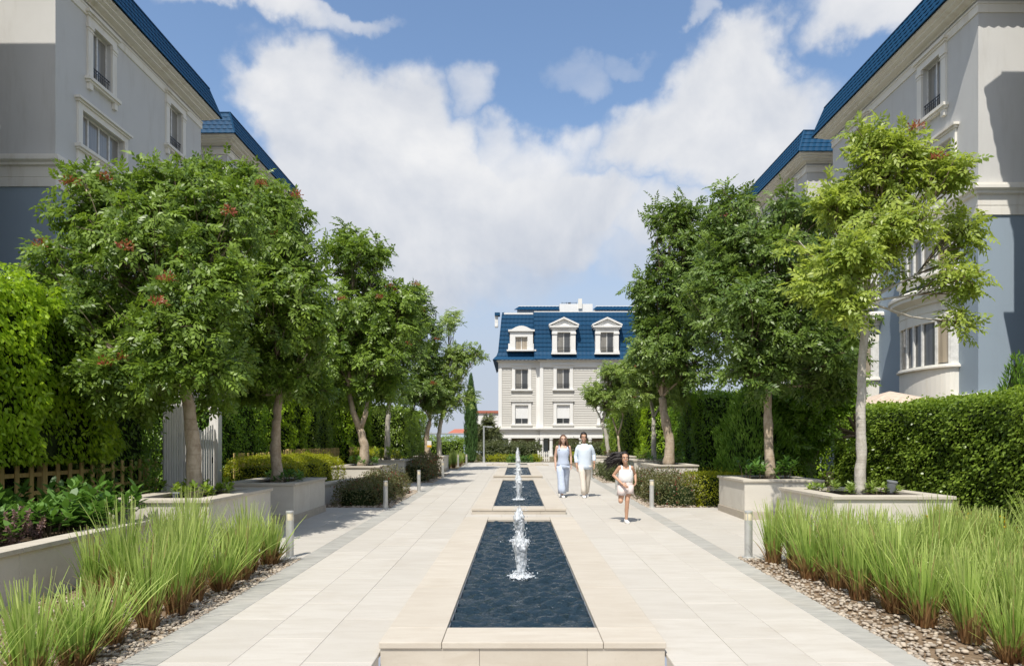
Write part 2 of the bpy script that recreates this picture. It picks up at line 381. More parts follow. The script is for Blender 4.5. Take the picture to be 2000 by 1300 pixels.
M_LIP = m_simple('lips', (0.36, 0.12, 0.10), 0.4)
def m_cloth(name, col, var=0.05, stripe=None):
    g = mat(name); p = obco(g); n = g.noise(p, 9, 5, 0.6); c = g.mix(g.ramp(n, 0.3, 0.7), tuple(v * (1 - var) for v in col), col)
    if stripe: 
        w = g.node('ShaderNodeTexWave'); g.put(w.inputs[0], p); w.inputs['Scale'].default_value = 30; c = g.mix(g.math('MULTIPLY', w.outputs[1], 0.3), c, stripe)
    return done(g, bsdf(g, c, 0.9, 0.15, bump=n, bstr=0.5, bdist=0.02))
C_BLUE = m_cloth('cloth_pale_blue', (0.53, 0.60, 0.74)); C_SHIRT = m_cloth('cloth_shirt_blue', (0.66, 0.74, 0.84), 0.05, (0.72, 0.80, 0.9))
C_BEIGE = m_cloth('cloth_beige', (0.72, 0.66, 0.58)); C_WHITE = m_cloth('cloth_white', (0.80, 0.79, 0.78)); C_PINK = m_cloth('cloth_pale_pink', (0.70, 0.60, 0.57))
M_SHOE = m_simple('shoe_white', (0.78, 0.77, 0.75), 0.6); M_SOLE = m_simple('shoe_sole', (0.62, 0.60, 0.56), 0.7)
M_REDROOF = m_simple('red_roof', (0.42, 0.14, 0.09), 0.8); M_CANVAS = m_simple('beige_canvas', (0.56, 0.45, 0.36), 0.9)
M_YBOX = m_simple('yellow_plastic', (0.75, 0.40, 0.03), 0.5); M_GLASSW = m_simple('pale_glass_wall', (0.45, 0.55, 0.66), 0.25)
def wloc(o):
    v = Vector((0, 0, 0))
    while o is not None: v += o.location; o = o.parent
    return v
def place(o, root):                       # geometry written in world metres, child of an unrotated root
    o.parent = root; o.location = -wloc(root); return o
def B(mb, name, m, root=None, **k):
    o = mb.build(name, m, None, **k)
    return place(o, root) if root is not None else o
# ================================================================== ground
def sheet(name, m, x0, x1, ys, dz):
    mb = MB()
    for a, b in zip(ys[:-1], ys[1:]): mb.quad((x0, a, gz(a) + dz), (x1, a, gz(a) + dz), (x1, b, gz(b) + dz), (x0, b, gz(b) + dz))
    return tag(B(mb, name, m), kind='structure')
g_ = MB()
g_.v = []; XS = [-600, 600]
for a, b in ((-60, 42), (42, 900)):
    if a == -60:                            # leave room for the sunk pools
        for x0, x1, y0, y1 in ((-600, -1.2, a, b), (1.3, 600, a, b), (-1.2, 1.3, a, 4.0), ):
            g_.quad((x0, y0, gz(y0) - .05), (x1, y0, gz(y0) - .05), (x1, y1, gz(y1) - .05), (x0, y1, gz(y1) - .05))
    else: g_.quad((-600, a, .37), (600, a, .37), (600, b, .37), (-600, b, .37))
tag(B(g_, 'ground', M_EARTH), kind='structure')
AX = 0.045                                  # pool axis
XL0, XL1, XR0, XR1 = -3.0, -2.69, 2.82, 3.10
POOLS = [  # inner y0,y1, inner half width, outer y0,y1, outer half width
    dict(a=5.79, b=13.86, w=.635, oa=5.35, ob=14.30, ow=1.13),
    dict(a=15.4, b=26.2, w=.575, oa=14.80, ob=26.65, ow=1.03),
    dict(a=27.6, b=36.7, w=.545, oa=27.05, ob=37.1, ow=.98),
    dict(a=38.3, b=41.1, w=.56, oa=37.7, ob=41.7, ow=.98)]
YP0, YP1 = 1.5, 43.0
def paved(name, x0, x1, y0, y1, m_joint=M_JOINT):
    return sheet(name, m_joint, x0, x1, [y0, y1] if y1 <= 42 else [y0, 42, y1], -.006)
path = empty('promenade', (0, 0, 0)); tag(path, kind='structure')
TILT = math.atan(SL)
_slab_cache = {}
def slab(root, name, m, x0, x1, y0, y1, gap=.0019, th=.035, top=0.0, jit=True):
    w = round(x1 - x0 - gap, 4); l = round(y1 - y0 - gap, 4); key = (name, m.name, w, l)
    if key not in _slab_cache:
        b = MB(); c = .004
        b.loft([[(-w/2, -l/2, -th), (w/2, -l/2, -th), (w/2, l/2, -th), (-w/2, l/2, -th)], [(-w/2, -l/2, -c), (w/2, -l/2, -c), (w/2, l/2, -c), (-w/2, l/2, -c)],
                [(-w/2 + c, -l/2 + c, 0), (w/2 - c, -l/2 + c, 0), (w/2 - c, l/2 - c, 0), (-w/2 + c, l/2 - c, 0)]])
        o = b.build(name, m, root); _slab_cache[key] = o.data
    else:
        o = link(bpy.data.objects.new(name, _slab_cache[key]), root)
    ym = (y0 + y1) / 2; dz = random.uniform(0, .0016) if jit else 0
    o.location = Vector(((x0 + x1) / 2, ym, gz(ym) + top + dz)) - wloc(root); o.rotation_euler = (TILT if ym < 42 else 0, 0, 0); return o
# mortar beds
mb = MB()
def bed(x0, x1, y0, y1):
    ys = [y0, y1] if y1 <= 42 else [y0, 42, y1]
    for a, b in zip(ys[:-1], ys[1:]): mb.quad((x0, a, gz(a) - .008), (x1, a, gz(a) - .008), (x1, b, gz(b) - .008), (x0, b, gz(b) - .008))
bed(XL0, AX - 1.13, YP0, YP1); bed(AX + 1.13, XR1, YP0, YP1)
prev = POOLS[0]['ob']
for p in POOLS[1:]: bed(AX - 1.13, AX + 1.13, prev, p['oa']); prev = p['ob']
for p in POOLS[1:]:
    bed(AX - 1.13, AX - p['ow'], p['oa'], p['ob']); bed(AX + p['ow'], AX + 1.13, p['oa'], p['ob'])
bed(AX - 1.13, AX + 1.13, prev, YP1)
B(mb, 'mortar_bed', M_JOINT, path)
def cols(x0, x1, n, y0, y1, L, name, m, stag=0.0, root=path):
    w = (x1 - x0) / n
    for c in range(n):
        ys = [y0]; y = y0 + (L * (1 - stag) if c % 2 else L)
        while y < y1 - 0.25: ys.append(y); y += L
        ys.append(y1)
        for a, b in zip(ys[:-1], ys[1:]): slab(root, name, m, x0 + c * w, x0 + (c + 1) * w, a, b)
cols(XL1, AX - 1.13, 3, YP0, YP1, 1.22, 'paving_slab', M_SLAB, .5)
cols(AX + 1.13, XR0, 3, YP0, YP1, 1.22, 'paving_slab', M_SLAB, .5)
cols(XL0, XL1, 1, YP0, YP1, 1.0, 'border_slab', M_BAND); cols(XR0, XR1, 1, YP0, YP1, 1.0, 'border_slab', M_BAND)
prev = POOLS[0]['ob']
for p in POOLS[1:]: cols(AX - 1.13, AX + 1.13, 3, prev, p['oa'], .8, 'paving_slab', M_SLAB); prev = p['ob']
for p in POOLS[1:]:
    cols(AX - 1.13, AX - p['ow'], 1, p['oa'], p['ob'], 3.0, 'edge_strip', M_SLAB); cols(AX + p['ow'], AX + 1.13, 1, p['oa'], p['ob'], 3.0, 'edge_strip', M_SLAB)
cols(AX - 1.13, AX + 1.13, 3, prev, YP1, 1.0, 'paving_slab', M_SLAB)
# sunk landing in front of the first pool
mb = MB(); mb.quad((AX - 1.13, YP0, gz(5.35) - .24), (AX + 1.13, YP0, gz(5.35) - .24), (AX + 1.13, 5.35, gz(5.35) - .24), (AX - 1.13, 5.35, gz(5.35) - .24))
for s in (-1, 1): mb.quad((AX + s * 1.13, YP0, -.3), (AX + s * 1.13, 5.35, -.3), (AX + s * 1.13, 5.35, gz(5.35) - .008), (AX + s * 1.13, YP0, gz(YP0) - .008))
B(mb, 'lower_landing', M_SLAB, path)
# side bays paved up to the planters
def side_bay(x0, x1, y0, y1):
    r = empty('side_paving', ((x0 + x1) / 2, (y0 + y1) / 2, 0)); tag(r, kind='structure')
    b = MB(); b.quad((x0, y0, gz(y0) - .009), (x1, y0, gz(y0) - .009), (x1, y1, gz(y1) - .009), (x0, y1, gz(y1) - .009)); B(b, 'mortar_bed', M_JOINT, r)
    n = max(1, round((x1 - x0) / .66)); cols(x0, x1, n, y0, y1, 1.1, 'paving_slab', M_BAY, .5, r)
BAYS = [(9.45, 16.15), (21.2, 24.4), (30.2, 34.0)]
for (a, b) in BAYS:
    side_bay(-7.2 if a < 12 else -5.5, XL0, a, b); side_bay(XR1, 7.2 if a < 12 else 5.6, a, b)
# gravel beds
def pebbles(root, x0, x1, y0, y1, n, smin, smax, bias=None):
    ico = []
    t = (1 + 5 ** .5) / 2
    P = np.array([(-1, t, 0), (1, t, 0), (-1, -t, 0), (1, -t, 0), (0, -1, t), (0, 1, t), (0, -1, -t), (0, 1, -t), (t, 0, -1), (t, 0, 1), (-t, 0, -1), (-t, 0, 1)]) / math.hypot(1, t)
    Fc = np.array([(0, 11, 5), (0, 5, 1), (0, 1, 7), (0, 7, 10), (0, 10, 11), (1, 5, 9), (5, 11, 4), (11, 10, 2), (10, 7, 6), (7, 1, 8), (3, 9, 4), (3, 4, 2), (3, 2, 6), (3, 6, 8), (3, 8, 9), (4, 9, 5), (2, 4, 11), (6, 2, 10), (8, 6, 7), (9, 8, 1)])
    xs = rng.uniform(x0, x1, n)
    if bias == 'r': xs = x1 - (x1 - x0) * rng.uniform(0, 1, n) ** 1.8
    if bias == 'l': xs = x0 + (x1 - x0) * rng.uniform(0, 1, n) ** 1.8
    ys = rng.uniform(y0, y1, n); sz = rng.uniform(smin, smax, (n, 1)) * rng.uniform(.6, 1.3, (n, 3)) * np.array([1, 1, .55])
    V = P[None] * rng.uniform(.82, 1.18, (n, 12, 1)) * sz[:, None, :]
    a = rng.uniform(0, 6.28, n); c, s = np.cos(a)[:, None], np.sin(a)[:, None]
    X = V[..., 0] * c - V[..., 1] * s + xs[:, None]; Y = V[..., 0] * s + V[..., 1] * c + ys[:, None]
    Z = V[..., 2] + np.minimum(ys, 42)[:, None] * SL + sz[:, 2:3] * .3 - .01 + rng.uniform(0, .012, (n, 1))
    V = np.stack([X, Y, Z], -1).reshape(-1, 3)
    fc = (Fc[None] + np.arange(n)[:, None, None] * 12).reshape(-1, 3)
    me = bpy.data.meshes.new('pebbles'); me.vertices.add(len(V)); me.vertices.foreach_set('co', V.astype(np.float32).ravel())
    me.loops.add(fc.size); me.loops.foreach_set('vertex_index', fc.astype(np.int32).ravel()); me.polygons.add(len(fc)); me.polygons.foreach_set('loop_start', np.arange(0, fc.size, 3, dtype=np.int32))
    me.update(calc_edges=True); me.materials.append(M_PEB); o = bpy.data.objects.new('gravel', me); link(o); return o
def gravel(x0, x1, y0, y1, n, label, bias=None, s=(.010, .030)):
    sheet('gravel_bed', M_GRAVB, x0, x1, [y0, y1], -.02)
    o = pebbles(None, x0, x1, y0, y1, n, s[0], s[1], bias); tag(o, label, 'gravel', kind='stuff')
gravel(-5.0, XL0, 2.5, 9.45, 5200, 'tan and grey pebbles under the grass left of the promenade', 'r')
gravel(XR1, 9.2, 2.5, 9.6, 6500, 'tan pebbles under the grass right of the promenade', 'l')
gravel(-4.95, XL0, 16.15, 21.2, 1500, 'pale pebbles under the red-brown bushes on the left', 'r', (.02, .04))
gravel(XR1, 5.2, 16.15, 21.2, 1500, 'pale pebbles under the red-brown bushes on the right', 'l', (.02, .04))
gravel(-4.6, XL0, 24.4, 30.2, 1200, 'pale pebbles under the red-flowered bushes far left', 'r', (.02, .045))
gravel(XR1, 4.8, 24.4, 30.2, 900, 'pale pebbles under the low bushes far right', 'l', (.02, .045))
# ================================================================== pools
def pool(i, p, label, extra=''):
    zr = gz(p['ob']) + .004; r = empty('fountain_pool', (AX, p['oa'], gz(p['oa'])), label=label, cat='pool', group='fountain pools along the promenade')
    th = .05
    def stone(x0, x1, y0, y1):
        b = MB(); g = .002; b.box(x0 + g, x1 - g, y0 + g, y1 - g, zr - th, zr); B(b, 'coping_stone', M_COPE, r, bevel=.006)
    w, ow = p['w'], p['ow']; ns = max(2, round((p['b'] - p['a']) / 1.6))
    stone(AX - ow, AX - w, p['oa'], p['a']); stone(AX - w, AX + w, p['oa'], p['a']); stone(AX + w, AX + ow, p['oa'], p['a'])
    stone(AX - ow, AX - w, p['b'], p['ob']); stone(AX - w, AX + w, p['b'], p['ob']); stone(AX + w, AX + ow, p['b'], p['ob'])
    for k in range(ns):
        y0 = p['a'] + (p['b'] - p['a']) * k / ns; y1 = p['a'] + (p['b'] - p['a']) * (k + 1) / ns
        stone(AX - ow, AX - w, y0, y1); stone(AX + w, AX + ow, y0, y1)
    zb = zr - .42; f = .018                                         # riser stones under the front coping
    cuts = [AX - ow + .01, AX - ow * .30, AX + ow * .45, AX + ow - .01]
    for a, b_ in zip(cuts[:-1], cuts[1:]):
        b = MB(); b.box(a + .0015, b_ - .0015, p['oa'] + f, p['oa'] + .18, zb, zr - th - .002); B(b, 'riser_stone', M_COPE, r)
    b = MB()                                                       # lining
    b.quad((AX - w, p['a'], zb), (AX - w, p['b'], zb), (AX - w, p['b'], zr - th), (AX - w, p['a'], zr - th)); b.quad((AX + w, p['b'], zb), (AX + w, p['a'], zb), (AX + w, p['a'], zr - th), (AX + w, p['b'], zr - th))
    b.quad((AX - w, p['b'], zb), (AX + w, p['b'], zb), (AX + w, p['b'], zr - th), (AX - w, p['b'], zr - th)); b.quad((AX + w, p['a'], zb), (AX - w, p['a'], zb), (AX - w, p['a'], zr - th), (AX + w, p['a'], zr - th))
    b.quad((AX - w, p['a'], zb), (AX + w, p['a'], zb), (AX + w, p['b'], zb), (AX - w, p['b'], zb)); B(b, 'lining', M_TILEB, r)
    for s in (-1, 1):
        b = MB(); b.quad((AX + s * (ow - .02), p['oa'] + .1, zb), (AX + s * (ow - .02), p['ob'] - .05, zb), (AX + s * (ow - .02), p['ob'] - .05, zr - th), (AX + s * (ow - .02), p['oa'] + .1, zr - th)); B(b, 'side_riser', M_COPE, r)
    # water
    zw = zr - .065; res = .024 if i < 2 else .06
    nx = int(2 * w / res); ny = int((p['b'] - p['a']) / res)
    X, Y = np.meshgrid(np.linspace(AX - w, AX + w, nx), np.linspace(p['a'], p['b'], ny)); Z = np.zeros_like(X)
    for k in range(46):
        lam = rng.uniform(.06, .30); th_ = rng.normal(math.pi / 2, .6); ph = rng.uniform(0, 6.28)
        Z += lam ** 1.1 * .019 * np.sin(2 * math.pi / lam * (X * math.cos(th_) + Y * math.sin(th_)) + ph + .8 * np.sin(X * 5 + k) + .6 * np.sin(Y * 3.1 + k * 1.7))
    for jy in p.get('jets', []):
        R = np.hypot(X - AX, Y - jy); Z += .014 * np.sin(R * 42) * np.exp(-R * 2.6)
    V = np.stack([X, Y, Z + zw], -1).reshape(-1, 3); idx = np.arange(nx * ny).reshape(ny, nx)
    fc = np.stack([idx[:-1, :-1], idx[:-1, 1:], idx[1:, 1:], idx[1:, :-1]], -1).reshape(-1, 4)
    me = bpy.data.meshes.new('pool_water'); me.vertices.add(len(V)); me.vertices.foreach_set('co', V.astype(np.float32).ravel()); me.loops.add(fc.size); me.loops.foreach_set('vertex_index', fc.astype(np.int32).ravel())
    me.polygons.add(len(fc)); me.polygons.foreach_set('loop_start', np.arange(0, fc.size, 4, dtype=np.int32)); me.polygons.foreach_set('use_smooth', np.ones(len(fc), bool)); me.update(calc_edges=True); me.materials.append(M_WATER)
    o = link(bpy.data.objects.new('pool_water', me)); tag(o, kind='structure')
    return zw
def jet(Y, zw, H, R, label):
    r = empty('fountain_jet', (AX, Y, zw), label=label, cat='fountain', group='water jets in the pools')
    def col(name, rad, sd, hh, lob):
        rg = np.random.default_rng(sd); b = MB(); nz, na = 34, 22; rings = []
        ph = rg.uniform(0, 6.28, (5,)); 
        for k in range(nz + 1):
            t = k / nz; rr = rad * (.52 + .75 * t ** 1.2 if t < .72 else (1.02 - 1.3 * (t - .72) ** 1.0 / .28 * .62)) * (1.0 if t > .06 else 1.25)
            cx = .02 * math.sin(t * 5 + ph[0]) * t; cy = .02 * math.cos(t * 4 + ph[1]) * t; ring = []
            for a in range(na):
                th = 2 * math.pi * a / na
                q = 1 + lob * (math.sin(3 * th + ph[2] + t * 6) * .5 + math.sin(5 * th + ph[3] - t * 9) * .4) + rg.normal(0, .07) * (.4 + t)
                ring.append((cx + rr * q * math.cos(th), cy + rr * q * math.sin(th), hh * t + rg.normal(0, .004 + .016 * t)))
            rings.append(ring)
        b.loft(rings, cap=True); b.build(name, M_JET, r, smooth=True)
    col('water_column', R, int(Y * 10), H, .22); col('inner_column', R * .55, int(Y * 10) + 5, H * .93, .3)
    rg = np.random.default_rng(int(Y * 31)); b = MB()                # splash ring and drops
    for k in range(170):
        a = rg.uniform(0, 6.28); q = abs(rg.normal(0, 1)); d = R * (.6 + q * 1.1); z = max(.0, rg.normal(.015, .03)) if q > .5 else rg.uniform(.02, .1); s_ = rg.uniform(.002, .009)
        b.ellip((d * math.cos(a), d * math.sin(a), z), (s_, s_, s_ * rg.uniform(.8, 1.8)), 5, 3)
    for k in range(120):
        z = rg.uniform(.1, 1.08) * H; a = rg.uniform(0, 6.28); d = R * rg.uniform(.7, 1.25 + .3 * z / H); s_ = rg.uniform(.0025, .008)
        b.ellip((d * math.cos(a), d * math.sin(a), z), (s_, s_, s_ * 1.7), 5, 3)
    b.build('splash_drops', M_JET, r, smooth=True)['kind'] = 'stuff'
    b = MB(); rings = []
    for k in range(6):
        rr = R * (.15 + .36 * k); rings.append([(rr * (1 + .14 * rg.normal()) * math.cos(2 * math.pi * a / 28), rr * (1 + .14 * rg.normal()) * math.sin(2 * math.pi * a / 28), (.075 - .010 * k) + rg.normal(0, .006)) for a in range(28)])
    b.loft(rings, cap=False); b.build('foam', M_JET, r, smooth=True)
JETS = [[8.2, 11.15], [17.6, 22.4], [29.6, 34.0], [39.6]]
PLAB = ['long dark pool nearest the camera with stepped stone front', 'second dark pool beyond the first, beside the walking couple', 'third and smaller looking dark pool further along the promenade', 'farthest short pool at the end of the promenade']
JN = ['nearest', 'second nearest', 'third nearest', 'fourth nearest', 'fifth nearest', 'sixth nearest', 'farthest']; q = 0
for i, p in enumerate(POOLS):
    p['jets'] = JETS[i]; zw = pool(i, p, PLAB[i])
    for jy in JETS[i]:
        jet(jy, zw, [.56, .56, .74, .78, .80, .85, 1.0][q], [.082, .09, .085, .085, .095, .095, .095][q], JN[q] + ' white water jet rising from the dark pools'); q += 1
for s in (-1, 1):                                                   # small basins beside the farthest pool
    x0, x1 = (AX - 1.45, AX - 1.02) if s < 0 else (AX + 1.02, AX + 1.45); r = empty('small_basin', ((x0 + x1) / 2, 38.6, gz(38.6)), label='small low basin on the %s side of the farthest pool' % ('left' if s < 0 else 'right'), cat='basin', group='small basins by the farthest pool')
    z = gz(38.6) + .06
    for (a, b_, c, d) in ((x0 - .3, x0, 38.2, 40.6), (x1, x1 + .3, 38.2, 40.6), (x0, x1, 38.2, 38.5), (x0, x1, 40.3, 40.6)):
        b = MB(); b.box(a + .001, b_ - .001, c, d, z - .2, z); B(b, 'coping_stone', M_COPE, r)
    b = MB(); b.quad((x0, 38.5, z - .05), (x1, 38.5, z - .05), (x1, 40.3, z - .05), (x0, 40.3, z - .05)); B(b, 'basin_water', M_WATER, r)
# ================================================================== planters
def planter(x0, x1, y0, y1, h, label, group='stone planters along the promenade', soil=-.10):
    z0 = gz(y0) - .05; zt = gz((y0 + y1) / 2) + h; r = empty('stone_planter', ((x0 + x1) / 2, (y0 + y1) / 2, gz(y0)), label=label, cat='planter', group=group)
    o = .035
    b = MB(); b.box(x0 - .02, x1 + .02, y0 - .02, y1 + .02, z0, gz(y0) + .16); B(b, 'plinth', M_PLINTH, r, bevel=.006)
    # cladding panels, each side cut in pieces
    def panels(ax, c, a0, a1):
        n = max(1, round((a1 - a0) / 1.0))
        for k in range(n):
            p0 = a0 + (a1 - a0) * k / n + .0015; p1 = a0 + (a1 - a0) * (k + 1) / n - .0015; b = MB()
            if ax == 'x': b.box(p0, p1, c - .06, c + .06, gz(y0) + .162, zt - .052)
            else: b.box(c - .06, c + .06, p0, p1, gz(y0) + .162, zt - .052)
            B(b, 'wall_panel', M_PLWALL, r, bevel=.002)
    panels('x', y0 + .06, x0, x1); panels('x', y1 - .06, x0, x1); panels('y', x0 + .06, y0 + .12, y1 - .12); panels('y', x1 - .06, y0 + .12, y1 - .12)
    t = .26
    for (a, b_, c, d) in ((x0 - o, x1 + o, y0 - o, y0 + t), (x0 - o, x1 + o, y1 - t, y1 + o), (x0 - o, x0 + t, y0 + t + .002, y1 - t - .002), (x1 - t, x1 + o, y0 + t + .002, y1 - t - .002)):
        b = MB(); b.box(a, b_, c, d, zt - .05, zt); B(b, 'cap_stone', M_CAP, r, bevel=.006)
    b = MB(); b.quad((x0 + .1, y0 + .1, zt + soil), (x1 - .1, y0 + .1, zt + soil), (x1 - .1, y1 - .1, zt + soil), (x0 + .1, y1 - .1, zt + soil)); B(b, 'soil', M_SOIL, r)
    return zt + soil
PL = {}
PL['L1'] = planter(-5.75, -4.33, 9.6, 12.0, .80, 'stone planter behind the left grass, holding the thickest pale trunk')
PL['L2'] = planter(-5.75, -4.33, 13.25, 15.4, .77, 'stone planter with shaded blue-grey front, left bay, holding a crooked trunk')
PL['L3'] = planter(-5.65, -4.2, 20.8, 23.1, .75, 'left planter with the forked tree, behind the red-brown bushes')
PL['L4'] = planter(-5.5, -4.05, 24.5, 26.8, .80, 'left planter just beyond the one with the forked tree')
PL['L5'] = planter(-4.7, -3.35, 31.0, 33.4, .74, 'farthest left planter, holding two pale trunks')
PL['R1'] = planter(4.8, 6.62, 10.36, 12.4, .78, 'nearest right planter, rising behind the grass with a white trunk and spotlight')
PL['R2'] = planter(4.62, 6.2, 13.85, 15.6, .80, 'right planter with lush green plants beside the bay')
PL['R3'] = planter(4.3, 5.65, 21.3, 23.5, .77, 'right planter with a leaning trunk behind the running girl')
PL['R4'] = planter(4.25, 5.65, 24.7, 26.9, .80, 'right planter just beyond the leaning trunk')
PL['R5'] = planter(3.5, 5.4, 31.0, 33.2, .74, 'farthest right planter with two slim trunks behind the man')
def low_wall(pts, h, label, th=.2):
    z = lambda y: gz(y) + h
    r = empty('garden_wall', (pts[0][0], pts[0][1], gz(pts[0][1])), label=label, cat='wall', group='low garden walls')
    for (p, q_) in zip(pts[:-1], pts[1:]):
        d = Vector((q_[0] - p[0], q_[1] - p[1], 0)); n = Vector((-d.y, d.x, 0)).normalized(); L = d.length; k = max(1, round(L / 1.4))
        zt = z((p[1] + q_[1]) / 2)
        for j in range(k):
            a = Vector((p[0], p[1], 0)) + d * (j / k) + d.normalized() * .0015; b_ = Vector((p[0], p[1], 0)) + d * ((j + 1) / k) - d.normalized() * .0015
            for (nm, t0, t1, za, zb, m) in (('wall_panel', -th / 2, th / 2, gz(a.y) - .1, zt - .055, M_PLWALL), ('cap_stone', -th / 2 - .035, th / 2 + .035, zt - .053, zt, M_CAP)):
                b = MB(); c = [a + n * t0, b_ + n * t0, b_ + n * t1, a + n * t1]
                if n.dot(Vector((0, 0, 1)).cross(d)) < 0: c = c[::-1]
                b.hexa([(v.x, v.y, za) for v in c] + [(v.x, v.y, zb) for v in c]); B(b, nm, m, r, bevel=.004)
    return r
low_wall([(-5.15, 3.0), (-5.15, 9.56)], .58, 'long low wall behind the grass on the left, holding leafy plants')
low_wall([(-5.0, 15.45), (-4.8, 17.2), (-4.55, 19.2), (-4.4, 20.75)], .52, 'gently curved low wall in front of the golden hedge on the left')
low_wall([(-4.9, 26.9), (-4.3, 29.0), (-3.75, 30.95)], .52, 'far curved low wall behind the red-flowered bushes on the left')
sheet('raised_bed', M_SOIL, -8.2, -5.25, [2.5, 9.58], .46)
sheet('raised_bed', M_SOIL, -7.9, -5.05, [15.42, 20.78], .38)
sheet('raised_bed', M_SOIL, -7.9, -5.78, [9.62, 15.4], .30)
sheet('raised_bed', M_SOIL, -7.9, -5.0, [26.85, 42.0], .3)
sheet('lawn_bed', M_SOIL, 5.65, 14, [12.42, 42.0], .05)
# ================================================================== buildings
class Fr:
    def __init__(s, O, U, N): s.O = Vector(O); s.U = Vector(U); s.N = Vector(N)
    def p(s, u, v, d): q = s.O + s.U * u + s.N * d; return Vector((q.x, q.y, v))
    def box(s, mb, u0, u1, v0, v1, d0, d1):
        c = [s.p(u0, v0, d1), s.p(u1, v0, d1), s.p(u1, v0, d0), s.p(u0, v0, d0), s.p(u0, v1, d1), s.p(u1, v1, d1), s.p(u1, v1, d0), s.p(u0, v1, d0)]
        mb.hexa(c)
    def wall(s, mb, u0, u1, v0, v1, ops, depth=.22):
        us = sorted({u0, u1, *[o[0] for o in ops], *[o[1] for o in ops]}); vs = sorted({v0, v1, *[o[2] for o in ops], *[o[3] for o in ops]})
        us = [u for u in us if u0 <= u <= u1]; vs = [v for v in vs if v0 <= v <= v1]
        for a, b in zip(us[:-1], us[1:]):
            for c, d in zip(vs[:-1], vs[1:]):
                if any(o[0] <= a and b <= o[1] and o[2] <= c and d <= o[3] for o in ops): continue
                mb.quad(s.p(a, c, 0), s.p(b, c, 0), s.p(b, d, 0), s.p(a, d, 0))
        for (a, b, c, d) in ops:
            if c >= v1 or d <= v0: continue
            for (p, q) in (((a, c), (b, c)), ((b, c), (b, d)), ((b, d), (a, d)), ((a, d), (a, c))):
                mb.quad(s.p(*p, 0), s.p(*p, -depth), s.p(*q, -depth), s.p(*q, 0))
def window(fr, root, a, b, c, d, sur=.2, kind='A', panes=2, pane=None, dep=.2, tm=None, rail=True, shutter=0.0):
    tm = tm or M_TRIM; w = empty('window', (0, 0, 0)); w.parent = root; w.location = -wloc(root); 
    w['_'] = 0; del w['_']
    pane = pane or M_PANE
    fm = M_FRAME
    m = MB(); t = .055; d0, d1 = -dep, -dep + .06
    for (p, q, r_, s_) in ((a, a + t, c, d), (b - t, b, c, d), (a + t, b - t, c, c + t), (a + t, b - t, d - t, d)): fr.box(m, p, q, r_, s_, d0, d1)
    for k in range(1, panes):
        u = a + (b - a) * k / panes; fr.box(m, u - t * .6, u + t * .6, c + t, d - t, d0, d1 - .003)
    B(m, 'frame', fm, w)
    for k in range(panes):
        u0 = a + (b - a) * k / panes + .03; u1 = a + (b - a) * (k + 1) / panes - .03; m = MB(); fr.box(m, u0, u1, c + .02, d - .02, d0 + .005 * (k % 2), d0 + .02 + .012 * (k % 2)); B(m, 'pane', pane if not (k % 2 and kind == 'D') else M_PANED, w)
    if shutter > 0:
        m = MB(); n = max(3, int((d - c) * shutter / .09))
        for k in range(n): z1 = d - (d - c) * shutter * k / n; z0 = d - (d - c) * shutter * (k + 1) / n; fr.box(m, a + .02, b - .02, z0 + .006, z1, -.14, -.10)
        o = B(m, 'roller_shutter', M_SHUT, w)
    if sur:
        m = MB(); o = .07
        fr.box(m, a - sur, a - .002, c - .02, d + .0, .0, o); fr.box(m, b + .002, b + sur, c - .02, d, 0, o)
        fr.box(m, a - sur, b + sur, d + .002, d + sur * .9, 0, o)
        if kind in 'AC':                                             # pilaster bases and capitals
            for u in (a - sur, b): fr.box(m, u - .03, u + sur + .03, d - .16, d - .03, .002, o + .035); fr.box(m, u - .02, u + sur + .02, d - .27, d - .22, .002, o + .02)
        B(m, 'surround', tm, w)
        m = MB(); fr.box(m, a - sur - .06, b + sur + .06, d + sur * .9 + .002, d + sur * .9 + .07, 0, o + .05); fr.box(m, a - sur - .12, b + sur + .12, d + sur * .9 + .072, d + sur * .9 + .15, 0, o + .12); B(m, 'head_cornice', tm, w)
        m = MB(); fr.box(m, a - sur - .10, b + sur + .10, c - .13, c - .022, -.02, o + .12); fr.box(m, a - sur - .05, b + sur + .05, c - .20, c - .132, -.02, o + .06)
        if kind == 'A':
            for u in (a - sur * .6, b + sur * .6): fr.box(m, u - .09, u + .09, c - .42, c - .202, 0, o + .04)
        if kind == 'B': fr.box(m, a - sur, b + sur, c - .85, c - .202, 0, o * .7)
        B(m, 'sill', tm, w)
    if rail:
        m = MB(); zt = c + (.5 if kind != 'D' else .5); zb = c + .06; D = -.035 if sur else .04
        fr.box(m, a + .01, b - .01, zt - .03, zt, D - .012, D + .012); fr.box(m, a + .01, b - .01, zb, zb + .02, D - .01, D + .01); fr.box(m, a + .01, b - .01, zt - .13, zt - .115, D - .008, D + .008)
        n = int((b - a) / .105)
        for k in range(1, n): u = a + (b - a) * k / n; fr.box(m, u - .008, u + .008, zb + .02, zt - .03, D - .007, D + .007)
        B(m, 'railing', M_IRON, w)
    return w
